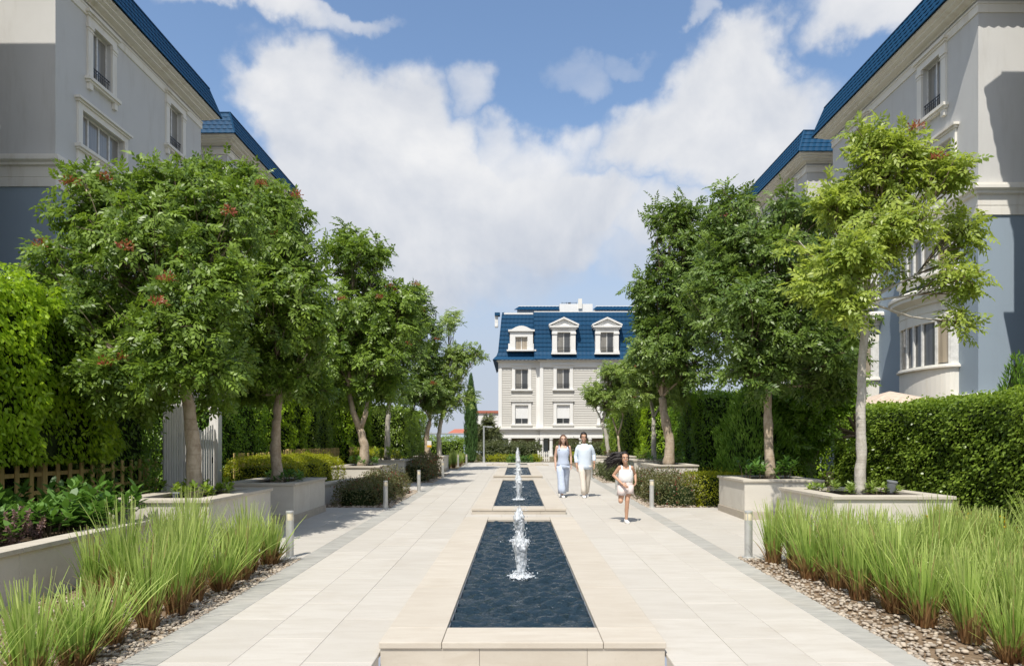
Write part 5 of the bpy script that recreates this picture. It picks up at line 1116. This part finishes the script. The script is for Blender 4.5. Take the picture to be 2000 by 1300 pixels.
fill('L1', -5.5, -4.6, 9.95, 11.4, 4, [w_ + ' dark green plant around the thick trunk in the first left planter' for w_ in W4], L_HEDGE, .11, .06, .26, 320)
fill('L2', -5.5, -4.6, 13.6, 15.0, 4, [w_ + ' green plant around the crooked trunk in the shaded left planter' for w_ in W4], L_BIG, .11, .055, .26, 330)
fill('R2', 4.9, 6.0, 14.2, 15.2, 4, [w_ + ' lush plant in the second right planter' for w_ in W4], L_BIG, .16, .07, .44, 340)
fill('R1', 5.15, 6.3, 10.8, 12.0, 4, [w_ + ' small pale green plant around the white trunk' for w_ in W4], L_MID, .13, .045, .20, 350)
fill('R3', 4.6, 5.4, 21.7, 23.1, 3, [w_ + ' leafy plant around the leaning trunk' for w_ in W4[:2] + W4[3:]], L_BIG, .15, .065, .50, 360)
fill('L3', -5.4, -4.5, 21.2, 22.8, 3, [w_ + ' green plant around the forked trunk' for w_ in W4[:2] + W4[3:]], L_BIG, .13, .06, .35, 370)
fill('L4', -5.2, -4.4, 24.9, 26.4, 3, [w_ + ' dark plant around the slim grey trunk' for w_ in W4[:2] + W4[3:]], L_HEDGE, .15, .07, .5, 380)
fill('R4', 4.6, 5.4, 25.0, 26.5, 3, [w_ + ' dark plant in the planter beyond the leaning trunk' for w_ in W4[:2] + W4[3:]], L_HEDGE, .15, .07, .45, 390)
fill('R5', 3.8, 5.2, 31.3, 32.8, 3, [w_ + ' reddish plant under the small right trees' for w_ in W4[:2] + W4[3:]], L_RED, .12, .055, .35, 395)
# yellow flower spikes at the right behind the grass
for i, (px, py) in enumerate([(1835, 1000), (1880, 1010), (1955, 1020), (1975, 1035), (1915, 1025)]):
    Y = 9.9; c = at(px, py, Y); rg = np.random.default_rng(600 + i); root = empty('flower_spike', (c.x, Y, gz(Y)), label=['leftmost', 'second from left', 'fourth from left', 'rightmost', 'middle'][i] + ' yellow flower spike behind the right grass', cat='flower', group='yellow flower spikes')
    b = MB(); Vs = []
    for s in range(5):
        t = Vector((rg.normal(0, .10), rg.normal(0, .06), c.z - gz(Y) + rg.uniform(-.12, .10))); b.tube([(t.x * .3, t.y * .3, 0), t], .006, 5, False); k = 30; P = np.array(t)[None] + np.array([0, 0, 1]) * rg.uniform(-.18, .03, (k, 1)); Vs.append(leaves(P, rg.normal(0, 1, (k, 3)) + np.array([0, 0, .6]), rg.normal(0, 1, (k, 3)), .045, .03))
    b.build('stems', L_BIG, root); V = np.concatenate(Vs); np_mesh('petals', V, 4, L_YFL, root, rg.uniform(0, 1, len(V) // 4))['kind'] = 'stuff'
# ================================================================== street furniture
def bollard(loc, label):
    r = empty('bollard', loc, label=label, cat='bollard', group='light bollards along the promenade'); H = .655; R = .054
    def cyl(name, prof, m): 
        b = MB(); b.loft([[(q * math.cos(2 * math.pi * j / 20), q * math.sin(2 * math.pi * j / 20), z) for j in range(20)] for (q, z) in prof]); return b.build(name, m, r, smooth=False)
    cyl('base_plate', [(.085, 0), (.085, .012), (.075, .016)], M_METAL); cyl('post', [(R, .0165), (R, H * .80)], M_METAL); cyl('lens', [(R * .9, H * .80 + .001), (R * .9, H - .03)], M_LENS); cyl('cap', [(R, H - .029), (R, H - .004), (R - .006, H)], M_METAL)
    for k in range(3):
        b = MB(); a = k * 2.094 + .5; b.box(-.006, .006, R * .9, R * 1.01, H * .80 + .002, H - .030); o = b.build('lens_rib', M_METAL, r); o.rotation_euler = (0, 0, a)
for (px, py, lb) in [(566, 1088, 'light bollard nearest the camera at the left grass'), (753, 993, 'light bollard in front of the left red-brown bushes'), (818, 960, 'light bollard at the far corner of the left red-brown bushes'), (865, 934, 'light bollard by the red-flowered bushes, left'),
                     (894.7, 911, 'small far left bollard among the grass tufts, left one of two'), (911, 910, 'small far left bollard by the grass tufts, right one of two'), (1462, 1088, 'light bollard nearest the camera at the right grass'), (1273, 990, 'light bollard in front of the right red-brown bushes'), (1155, 934, 'light bollard beside the man on the right'), (1205, 958, 'light bollard hidden behind the running girl')]:
    bollard(ground_at(px, py), lb)
# ------------------------------------------------------------------ timber picket fences
def picket_fence(x, y0, y1, zb, zt, label, m=M_WOOD, step=.30, pw=.085, z0=None):
    r = empty('picket_fence', (x, y0, zb - .4), label=label, cat='fence', group='timber picket fences'); n = int((y1 - y0) / step); me = None
    for zz in (zb + .17, zt - .16):
        for a in np.arange(y0, y1, 2.4):
            b_ = min(a + 2.4, y1); b = MB(); b.box(x - .045, x - .012, a + .002, b_ - .002, zz - .032, zz + .032); B(b, 'rail', m, r)
    for k in range(n + 1):
        y = y0 + k * step; post = k % 5 == 2; h0 = zb - (.45 if post else 0) + random.uniform(-.015, .015)
        b = MB(); w_ = pw * (1.15 if post else 1) / 2; hh = zt + random.uniform(-.012, .012) - h0
        b.box(-.011 if not post else -.09, .012, -w_, w_, 0, hh); o = b.build('post' if post else 'picket', m, r, bevel=.003); o.location = Vector((x, y, h0)) - r.location; o.rotation_euler = (0, 0, 0)
        for zz in (zb + .17 - h0, zt - .16 - h0): 
            pass
        b = MB()
        for zz in (zb + .17, zt - .16): b.ellip((x + .012, y, zz), (.004, .007, .007), 6, 4)
        B(b, 'screws', M_IRON, o) if False else None
picket_fence(-7.4, 5.6, 14.1, .76, 1.375, 'yellow timber picket fence under the lime hedge, left edge')
picket_fence(-7.12, 17.2, 20.6, .80, 1.42, 'shaded timber picket fence just right of the white gate')
picket_fence(-7.1, 20.8, 27.4, .88, 1.48, 'timber picket fence seen over the golden hedge', step=.22)
picket_fence(-6.75, 27.6, 33.0, .92, 1.50, 'distant timber picket fence behind the slim grey trunk', step=.22)
# white garden gate with slats
r = empty('garden_gate', (-7.4, 15.7, .45), label='white slatted garden gate with tall posts behind the thick trunk', cat='gate')
for i, y in enumerate(np.arange(14.32, 15.25, .105)):
    b = MB(); b.box(-7.43, -7.40, y, y + .075, .42, 2.55); B(b, 'slat', M_WOODW, r)
for i, y in enumerate(np.arange(15.42, 16.6, .125)):
    b = MB(); zt = 1.95 + .18 * abs(math.sin((y - 15.42) / 1.2 * math.pi - math.pi / 2)); b.box(-7.42, -7.39, y, y + .075, .5, zt); B(b, 'gate_slat', M_WOODW, r)
for z in (.62, 1.25, 1.85): b = MB(); b.box(-7.46, -7.432, 14.3, 15.3, z, z + .09); B(b, 'rail', M_WOODW, r)
for z in (.62, 1.75): b = MB(); b.box(-7.45, -7.422, 15.4, 16.62, z, z + .09); B(b, 'gate_rail', M_WOODW, r)
for y in (15.28, 16.68):
    b = MB(); b.box(-7.52, -7.3, y, y + .22, .3, 2.72); po = B(b, 'gate_post', M_WOODW, r, bevel=.008)
    b = MB(); b.box(-7.56, -7.26, y - .04, y + .26, 2.722, 2.80); B(b, 'post_neck', M_WOODW, po); b = MB(); b.box(-7.59, -7.23, y - .07, y + .29, 2.801, 2.90); B(b, 'post_cap', M_WOODW, po); b = MB(); b.box(-7.54, -7.28, y - .02, y + .24, 2.50, 2.56); B(b, 'post_band', M_WOODW, po)
b = MB(); b.box(-7.375, -7.355, 16.5, 16.53, 1.2, 1.35); B(b, 'latch', M_IRON, r)
# little white gate before the far building
r = empty('picket_gate', (1.7, 44.2, .42), label='small white picket gate at the end of the promenade', cat='gate')
for k in range(6): b = MB(); x = 1.36 + k * .135; b.box(x, x + .07, 44.2, 44.22, .45, 1.08 + (.06 if k in (0, 5) else 0)); B(b, 'picket', M_WOODW, r)
for z in (.62, .92): b = MB(); b.box(1.34, 2.12, 44.222, 44.24, z, z + .06); B(b, 'rail', M_WOODW, r)
# lamp post
r = empty('lamp_post', (-2.08, 43.0, .42), label='slim grey lamp post with side arm near the cypress', cat='lamp post'); b = MB(); b.tube([(0, 0, 0), (0, 0, 2.3)], .055, 10); b.build('pole', M_POLE, r); b = MB(); b.tube([(0, 0, 0), (0, 0, .35)], .085, 10); b.build('base', M_POLE, r)
b = MB(); b.box(0.05, .52, -.045, .045, 2.22, 2.27); b.build('arm', M_POLE, r, bevel=.01); b = MB(); b.box(.22, .62, -.07, .07, 2.18, 2.218); b.build('lamp_head', M_POLE, r)
# spotlights in the planters
def spot(x, y, z, label, s=1.0):
    r = empty('garden_spotlight', (x, y, z), label=label, cat='spotlight', group='garden spotlights'); b = MB(); n = 16
    b.loft([[(q * s * math.cos(2 * math.pi * j / n), q * s * math.sin(2 * math.pi * j / n), z_ * s) for j in range(n)] for (q, z_) in ((.05, .06), (.062, .08), (.078, .24), (.085, .25), (.085, .27), (.07, .272))]); o = b.build('housing', M_POT, r, smooth=False); o.rotation_euler = (.15, .1, 0)
    b = MB(); b.tube([(0, 0, -.06), (0, 0, .1 * s)], .02 * s, 8); b.build('stake', M_POT, r)
spot(6.28, 11.5, PL['R1'], 'grey cylindrical spotlight in the nearest right planter'); spot(-5.05, 10.1, PL['L1'], 'small dark spotlight in the first left planter', .6)
# yellow-and-white box on the far left trunk
r = empty('warning_box', at(838.5, 868, 31.6), label='small white and yellow box hanging on the far left trunk', cat='box'); b = MB(); b.box(-.10, .10, -.03, .03, -.02, .18); b.build('cover', M_WHITE, r, bevel=.01); b = MB(); b.box(-.10, .10, -.035, .035, -.12, -.021); b.build('tray', M_YBOX, r, bevel=.01)
# parasol behind the right hedge
pc = at(1738, 764, 22.0); r = empty('parasol', (pc.x, pc.y, gz(22)), label='beige parasol canopy showing above the right hedge', cat='parasol'); b = MB(); zt = pc.z - gz(22); n = 4
ring = lambda R_, z: [(R_ * math.cos(math.pi / 4 + math.pi / 2 * j), R_ * math.sin(math.pi / 4 + math.pi / 2 * j), z) for j in range(4)]
b.loft([ring(1.75, zt - .62), ring(1.78, zt - .50), ring(.9, zt - .22), ring(.03, zt)], cap=False); b.build('canopy', M_CANVAS, r); b = MB(); b.tube([(0, 0, 0), (0, 0, zt - .02)], .03, 8); b.build('pole', M_POLE, r)
# pale screen wall, red-roofed house far behind
r = empty('screen_wall', (-9, 76, .4), label='pale blue panelled wall far behind the cypress', cat='wall')
for k in range(9): b = MB(); x = -19 + k * 1.75; b.box(x + .02, x + 1.73, 76, 76.12, .2, 2.56); B(b, 'panel', M_GLASSW, r)
b = MB(); b.box(-19, -3.25, 75.97, 76.15, 2.561, 2.68); B(b, 'top_rail', M_POLE, r)
r = empty('house', (-8, 96, .4), label='distant house with red roof above the pale wall', cat='house'); b = MB(); b.box(-9.6, -6.0, 95, 100, .2, 2.75); B(b, 'wall', M_PORCH, r); b = MB(); b.hexa([(-9.9, 94.6, 2.75), (-5.7, 94.6, 2.75), (-5.7, 100.4, 2.75), (-9.9, 100.4, 2.75), (-8.8, 96.5, 3.5), (-6.8, 96.5, 3.5), (-6.8, 98.5, 3.5), (-8.8, 98.5, 3.5)]); B(b, 'roof', M_REDROOF, r)
r = empty('house', (-3.6, 90, .4), label='pale house edge just left of the far building', cat='house'); b = MB(); b.box(-5.2, -2.4, 88, 94, .2, 5.4); B(b, 'wall', M_WHITE, r); b = MB(); b.box(-5.4, -2.3, 87.8, 94.2, 5.4, 5.7); B(b, 'roof', M_REDROOF, r)
for (x, z) in ((-3.6, 3.2),): b = MB(); b.box(x - .4, x + .4, 87.95, 87.99, z, z + 1.1); B(b, 'window', M_PANED, r)
# ================================================================== people
def body_mesh(mb, name, m, root, vox=.0075):
    o = mb.build(name + '_raw', m); md = o.modifiers.new('r', 'REMESH'); md.mode = 'VOXEL'; md.voxel_size = vox; md.use_smooth_shade = True
    sm = o.modifiers.new('s', 'SMOOTH'); sm.factor = .5; sm.iterations = 3
    dg = bpy.context.evaluated_depsgraph_get(); me = bpy.data.meshes.new_from_object(o.evaluated_get(dg)); me.name = name
    bpy.data.objects.remove(o); n = bpy.data.objects.new(name, me); me.materials.clear(); me.materials.append(m); return link(n, root)
def chain(mb, pts, rad, n=12):
    pts = [Vector(p) for p in pts]; P, R = [], []
    for i in range(len(pts) - 1):
        for k in range(5): t = k / 5; P.append(pts[i].lerp(pts[i + 1], t)); R.append(rad[i] + (rad[i + 1] - rad[i]) * t)
    P.append(pts[-1]); R.append(rad[-1]); mb.tube(P, R, n)
    for p, q in zip(pts, rad): mb.ellip(p, (q, q, q), 12, 8)
def loft_e(mb, secs, n=24, wr=0.0, sd=0):
    rg = np.random.default_rng(sd); rings = []
    for (x, y, z, rx, ry) in secs: rings.append([(x + rx * math.cos(2 * math.pi * j / n) * (1 + wr * rg.normal()), y + ry * math.sin(2 * math.pi * j / n) * (1 + wr * rg.normal()), z) for j in range(n)])
    mb.loft(rings)
def hand(mb, wrist, d, palm_n, s=1.0, thumb=1, curl=.5):
    """palm plus five bent fingers; d points to the fingertips, palm_n out of the palm"""
    w = Vector(wrist); d = Vector(d).normalized(); pn = Vector(palm_n); pn = (pn - d * pn.dot(d)).normalized(); sd_ = d.cross(pn) * thumb
    for k in (-1.2, -.4, .4, 1.2): chain(mb, [w + sd_ * k * .006 * s, w + d * .085 * s + sd_ * k * .018 * s], [.014 * s, .0125 * s], 8)
    for k, L in ((-1.4, .062), (-.5, .078), (.4, .082), (1.3, .074)):
        a = w + d * .085 * s + sd_ * k * .0185 * s; b = a + (d * .9 + pn * .35 * curl) * L * .5 * s; c = b + (d * .65 + pn * .9 * curl) * L * .5 * s; chain(mb, [a, b, c], [.0098 * s, .009 * s, .0076 * s], 8)
    a = w + d * .03 * s + sd_ * .028 * s; b = a + (d * .55 + sd_ * .6 + pn * .3) * .042 * s; c = b + (d * .85 + pn * .35) * .035 * s; chain(mb, [a, b, c], [.0135 * s, .011 * s, .009 * s], 8)
def head(mb, c, s, tilt=0.0):
    c = Vector(c); mb.ellip(c + Vector((0, .012, .018)) * s, (.074 * s, .094 * s, .098 * s), 20, 14); mb.ellip(c + Vector((0, -.018, -.045)) * s, (.058 * s, .066 * s, .070 * s), 18, 12)
    mb.ellip(c + Vector((0, -.066, -.082)) * s, (.026 * s, .020 * s, .022 * s), 10, 8); mb.ellip(c + Vector((0, -.090, -.018)) * s, (.013 * s, .020 * s, .026 * s), 10, 8)
    for k in (-1, 1): mb.ellip(c + Vector((k * .076, .012, -.010)) * s, (.010 * s, .018 * s, .030 * s), 8, 8); mb.ellip(c + Vector((k * .036, -.066, -.030)) * s, (.024 * s, .016 * s, .020 * s), 8, 6); mb.ellip(c + Vector((k * .030, -.078, .030)) * s, (.026 * s, .010 * s, .010 * s), 8, 6)
def face(root, c, s, brow):
    c = Vector(c)
    for k in (-1, 1):
        b = MB(); b.ellip(c + Vector((k * .031, -.0815, .006)) * s, (.014 * s, .006 * s, .0075 * s), 10, 6); e = b.build('eye', M_TEETH, root, smooth=True); b = MB(); b.ellip(c + Vector((k * .031, -.0862, .006)) * s, (.0072 * s, .003 * s, .0072 * s), 8, 6); b.build('iris', M_EYE, e, smooth=True)
        b = MB(); b.tube([c + Vector((k * .014, -.090, .028)) * s, c + Vector((k * .032, -.088, .034)) * s, c + Vector((k * .050, -.076, .027)) * s], [.004 * s, .005 * s, .003 * s], 6); b.build('eyebrow', brow, root, smooth=True)
    b = MB(); b.ellip(c + Vector((0, -.0815, -.054)) * s, (.029 * s, .008 * s, .011 * s), 14, 6); l = b.build('lips', M_LIP, root, smooth=True); b = MB(); b.ellip(c + Vector((0, -.0845, -.053)) * s, (.023 * s, .0065 * s, .0062 * s), 14, 6); b.build('teeth', M_TEETH, l, smooth=True)
def hair_cap(mb, c, s, low=-.55, grow=1.12, curl=0.0, seed=1, front=.46):
    c = Vector(c) + Vector((0, .016, .02)) * s; rg = np.random.default_rng(seed)
    def fn(p):
        k = grow + (curl * rg.normal() if curl else 0)
        if p.z < low: k = .80
        if p.y < -.15 and p.z < front + .1 * (1 - abs(p.x)): k = min(k, .86 if abs(p.x) < .8 else 1.0)
        return k
    mb.ellip(c, (.080 * s, .100 * s, .108 * s), 40, 28, fn)
def shoe(root, p, s=1.0, pitch=0.0, yaw=0.0, name='shoe'):
    b = MB(); secs = []
    for (y, w, z0, z1) in ((.085, .024, .012, .055), (.07, .034, .012, .085), (.03, .038, .012, .088), (-.02, .040, .012, .072), (-.08, .047, .012, .055), (-.13, .045, .012, .043), (-.165, .030, .012, .032), (-.175, .012, .014, .024)):
        secs.append([(w * math.cos(a) * s, y * s, ((z0 + z1) / 2 + (z1 - z0) / 2 * math.sin(a)) * s) for a in np.linspace(0, 2 * math.pi, 14, endpoint=False)])
    b.loft(secs); o = b.build(name, M_SHOE, root, smooth=True); o.location = p; o.rotation_euler = (pitch, 0, yaw)
    b = MB(); ring = [(math.copysign(abs(math.cos(a)) ** .7, math.cos(a)) * .049 * s, (-.045 + math.copysign(abs(math.sin(a)) ** .8, math.sin(a)) * .138) * s) for a in np.linspace(0, 2 * math.pi, 20, endpoint=False)]; b.loft([[(x, y, 0) for x, y in ring], [(x, y, .022 * s) for x, y in ring]]); b.build('sole', M_SOLE, o)
    return o
# ------------------------------------------------------------------ woman
gp = ground_at(1098, 970); W_ = empty('person', gp, label='woman in pale blue sleeveless top and wide trousers walking hand-free', cat='person'); W_['label'] = 'person with long brown hair in pale blue sleeveless outfit, walking'
hc = (.028, -.02, 1.590); b = MB(); head(b, hc, 1.0); chain(b, [(.028, .01, 1.52), (.03, .012, 1.40)], [.048, .055]); 
loft_e(b, [(.03, .01, .86, .15, .11), (.03, .01, .98, .14, .10), (.03, .0, 1.08, .125, .095), (.03, -.005, 1.22, .15, .105), (.03, 0, 1.32, .16, .095), (.03, .01, 1.385, .15, .075), (.03, .012, 1.42, .075, .055)], 20)
for k, el, wr, th in ((-1, (-.19, .045, 1.10), (-.185, -.035, .855), 1), (1, (.245, .06, 1.13), (.250, .0, .885), -1)):
    sh = (.03 + k * .165, .012, 1.375); chain(b, [sh, el, wr], [.050, .038, .025]); hand(b, wr, (0, -.12, -1), (-k, -.2, 0), .95, 1 if k > 0 else -1)
chain(b, [(-.05, .01, .88), (-.03, -.11, .50), (-.01, -.16, .10)], [.080, .046, .036]); chain(b, [(.11, .01, .88), (.105, .11, .50), (.09, .25, .15)], [.080, .046, .036]); body_mesh(b, 'body', M_SKIN, W_)
face(W_, hc, 1.0, M_HAIRB)
b = MB(); loft_e(b, [(.03, .01, .86, .178, .135), (.03, .008, .93, .172, .13), (.03, .005, 1.03, .150, .118), (.03, -.003, 1.12, .148, .116), (.03, -.01, 1.22, .168, .128), (.03, -.006, 1.30, .170, .118), (.03, .002, 1.345, .160, .102)], 28, .012, 3)
for k in (-1, 1): chain(b, [(.03 + k * .115, -.085, 1.315), (.03 + k * .112, -.03, 1.415), (.03 + k * .112, .05, 1.40), (.03 + k * .11, .085, 1.32)], [.024, .020, .020, .024], 8)
o = b.build('top', C_BLUE, W_, smooth=True)
b = MB(); loft_e(b, [(.03, .01, .95, .165, .125), (.03, .01, .86, .176, .138), (.03, .01, .78, .180, .14)], 28, .01, 4)
loft_e(b, [(-.055, -.0, .86, .10, .125), (-.050, -.05, .70, .105, .11), (-.035, -.12, .46, .098, .10), (-.02, -.16, .26, .108, .105), (-.012, -.17, .115, .118, .115)], 22, .02, 5); loft_e(b, [(.115, .01, .86, .10, .125), (.115, .06, .70, .102, .11), (.105, .12, .46, .095, .10), (.095, .20, .26, .102, .105), (.090, .26, .13, .110, .115)], 22, .02, 6); b.build('trousers', C_BLUE, W_, smooth=True)
b = MB(); hair_cap(b, hc, 1.0, -.9, 1.13, .01, 2, .64); rg = np.random.default_rng(5)
for i in range(46):
    a = rg.uniform(-.35, math.pi + .35); x = math.cos(a); y = math.sin(a); s0 = Vector(hc) + Vector((.076 * x, .02 + .090 * y, .055 + rg.uniform(-.03, .03))); L = rg.uniform(.24, .33); out = .028 + rg.uniform(-.01, .03)
    b.tube([s0, s0 + Vector((x * out * .6, y * .02, -L * .35)), s0 + Vector((x * out + .012 * math.sin(i), y * .03 - .02, -L * .7)), s0 + Vector((x * (out + .02) + .02 * math.cos(i * 2), y * .02 - .03, -L))], [.016, .018, .015, .004], 6)
b.build('hair', M_HAIRB, W_, smooth=True); shoe(W_, (.012, -.17, 0), 1.0, 0, .05); shoe(W_, (.03 - .04, .27, .03), 1.0, .35, -.05)
b = MB(); b.tube([(.25 + .027 * math.cos(t), .0 + .027 * math.sin(t), .905) for t in np.linspace(0, 6.28, 14)], .006, 6); b.build('bracelet', M_IRON, W_)
# ------------------------------------------------------------------ man
gp = ground_at(1140, 970.5); M_ = empty('person', gp, label='person with curly dark hair in light blue shirt and beige trousers, walking', cat='person')
hc = (.0, -.02, 1.640); b = MB(); head(b, hc, 1.05); chain(b, [(.005, .01, 1.56), (.02, .012, 1.45)], [.058, .064])
loft_e(b, [(.03, .01, .90, .16, .12), (.03, .01, 1.10, .15, .11), (.03, .0, 1.28, .18, .12), (.03, .0, 1.37, .165, .10), (.025, .01, 1.42, .115, .075), (.02, .012, 1.46, .065, .055)], 20)
ARMS = ((-1, (-.215, .05, 1.12), (-.195, -.05, .865)), (1, (.290, .06, 1.16), (.290, -.03, .93)))
for k, el, wr in ARMS: chain(b, [(.03 + k * .17, .012, 1.385), el, wr], [.052, .042, .030]); hand(b, wr, (.05 if k < 0 else -.02, -.15, -1), (-k, -.2, 0), 1.08, 1 if k > 0 else -1)
chain(b, [(-.05, .01, .92), (-.01, -.10, .50), (-.005, -.14, .10)], [.095, .06, .042]); chain(b, [(.11, .01, .92), (.115, .08, .50), (.10, .22, .12)], [.095, .06, .042]); body_mesh(b, 'body', M_SKIN2, M_)
face(M_, hc, 1.05, M_HAIRD)
b = MB(); loft_e(b, [(.03, .01, .77, .195, .145), (.03, .01, .86, .192, .142), (.03, .006, 1.0, .185, .135), (.03, 0, 1.14, .188, .138), (.03, -.005, 1.28, .192, .140), (.03, -.002, 1.36, .192, .126), (.027, .006, 1.41, .158, .100), (.024, .010, 1.445, .105, .080), (.022, .012, 1.475, .074, .070)], 30, .012, 8)
for k, el, wr in ARMS:
    e = Vector(el); w_ = Vector(wr); chain(b, [(.03 + k * .155, .012, 1.385), (.03 + k * .198, .02, 1.32), e, e.lerp(w_, .42)], [.066, .064, .054, .047], 12); q = e.lerp(w_, .42); chain(b, [q, q + (w_ - e).normalized() * .035], [.053, .052], 12)
b.build('shirt', C_SHIRT, M_, smooth=True)
b = MB(); 
for k in (-1, 1): b.poly([Vector((.015 + k * .012, -.082, 1.435)), Vector((.015 + k * .075, -.045, 1.480)), Vector((.015 + k * .070, -.05, 1.435)), Vector((.015 + k * .04, -.10, 1.395))])
b.build('collar', C_SHIRT, M_)
b = MB(); loft_e(b, [(.03, .01, .98, .16, .12), (.03, .01, .88, .178, .135), (.03, .01, .80, .182, .138)], 26, .01, 9)
loft_e(b, [(-.06, .0, .88, .105, .125), (-.05, -.04, .70, .098, .105), (-.03, -.09, .48, .082, .088), (-.018, -.13, .26, .074, .08), (-.012, -.14, .10, .074, .082)], 22, .025, 10); loft_e(b, [(.12, .01, .88, .105, .125), (.122, .05, .70, .096, .105), (.118, .09, .48, .080, .088), (.108, .16, .26, .072, .08), (.10, .22, .115, .072, .082)], 22, .025, 11); b.build('trousers', C_BEIGE, M_, smooth=True)
b = MB(); hair_cap(b, hc, 1.05, -.35, 1.20, .05, 4, .60); b.build('hair', M_HAIRD, M_, smooth=True); shoe(M_, (-.012, -.14, 0), 1.12, 0, .04); shoe(M_, (.10, .23, .025), 1.12, .28, -.06)
b = MB(); b.tube([(.290 + .034 * math.cos(t), -.02 + .034 * math.sin(t), .955) for t in np.linspace(0, 6.28, 14)], .008, 6); b.build('watch', M_IRON, M_)
# ------------------------------------------------------------------ girl
gp = ground_at(1222, 1020.5); K = empty('person', gp, label='child with flying dark hair in white top and pale shorts, running', cat='person')
hc = (-.022, -.05, 1.262); S = .93; b = MB(); head(b, hc, S); chain(b, [(-.012, -.02, 1.20), (.0, -.005, 1.10)], [.040, .046])
loft_e(b, [(.0, .0, .70, .125, .09), (.0, .0, .80, .115, .085), (.0, -.005, .92, .118, .085), (.0, -.005, 1.02, .125, .082), (.0, 0, 1.085, .115, .06), (.0, 0, 1.115, .05, .045)], 20)
chain(b, [(-.118, .0, 1.085), (-.232, .05, .925), (-.095, -.15, .775)], [.038, .031, .022]); hand(b, (-.095, -.15, .775), (.75, -.45, -.5), (.3, .8, -.3), .85, 1, 1.0)
chain(b, [(.118, .01, 1.08), (.205, .12, .95), (.195, .0, .82)], [.038, .030, .022]); hand(b, (.195, .0, .82), (-.1, -.5, -.9), (-1, 0, .3), .85, 1, 1.2)
chain(b, [(.062, .0, .70), (.022, -.06, .445), (.012, .0, .085)], [.070, .045, .030]); chain(b, [(.018, -.03, .30), (.014, .01, .22)], [.042, .036])
chain(b, [(-.068, .0, .70), (-.112, -.09, .435), (-.05, .25, .56)], [.072, .047, .032]); chain(b, [(-.10, .0, .455), (-.085, .08, .485)], [.043, .040]); body_mesh(b, 'body', M_SKIN2, K, .007)
face(K, hc, S, M_HAIRD)
b = MB(); loft_e(b, [(.0, 0, .785, .130, .10), (.0, -.003, .83, .142, .115), (.0, -.008, .91, .148, .118), (.0, -.010, .99, .138, .108), (.0, -.006, 1.045, .120, .085)], 26, .03, 12)
for k in (-1, 1): chain(b, [(k * .075, -.075, 1.03), (k * .082, -.04, 1.10), (k * .082, .03, 1.11), (k * .075, .065, 1.04)], [.020, .018, .018, .020], 8)
b.build('top', C_WHITE, K, smooth=True)
b = MB(); loft_e(b, [(.0, 0, .825, .120, .095), (.0, 0, .79, .132, .105), (.0, 0, .72, .152, .118), (0, -.01, .66, .155, .12), (-.01, -.02, .62, .150, .118)], 26, .015, 13); loft_e(b, [(-.07, 0, .74, .09, .112), (-.078, -.03, .64, .092, .105), (-.090, -.055, .545, .094, .105)], 20, .02, 14); loft_e(b, [(.068, 0, .74, .09, .112), (.062, -.025, .66, .090, .105), (.058, -.04, .575, .092, .102)], 20, .02, 15); b.build('shorts', C_PINK, K, smooth=True)
b = MB(); hair_cap(b, hc, S, -.75, 1.16, .02, 6, .64); rg = np.random.default_rng(9)
for i in range(95):
    s0 = Vector(hc) + Vector((rg.uniform(-.075, .03), rg.uniform(.0, .09), rg.uniform(-.05, .10))); L = rg.uniform(.16, .40); dz = rg.uniform(-.34, .02); wv = rg.uniform(0, 6)
    b.tube([s0, s0 + Vector((-L * .35, .05, .03 + dz * .1)), s0 + Vector((-L * .7, .09 + .03 * math.sin(wv), dz * .35 + .02 * math.sin(wv))), s0 + Vector((-L, .10 + .05 * math.cos(wv), dz * .8 + .02 * math.cos(wv * 2)))], [.014, .013, .009, .002], 6)
for i in range(26):
    a = rg.uniform(.1, 3.0); s0 = Vector(hc) + Vector((.072 * math.cos(a), .02 + .09 * math.sin(a), .0)); b.tube([s0, s0 + Vector((-.03, .03, -.08)), s0 + Vector((-.07, .05, -.16))], [.016, .014, .003], 6)
b.build('hair', M_HAIRD, K, smooth=True); shoe(K, (.012, .0, 0), .95, 0, .05); shoe(K, (-.045, .33, .60), .95, 1.9, 0)
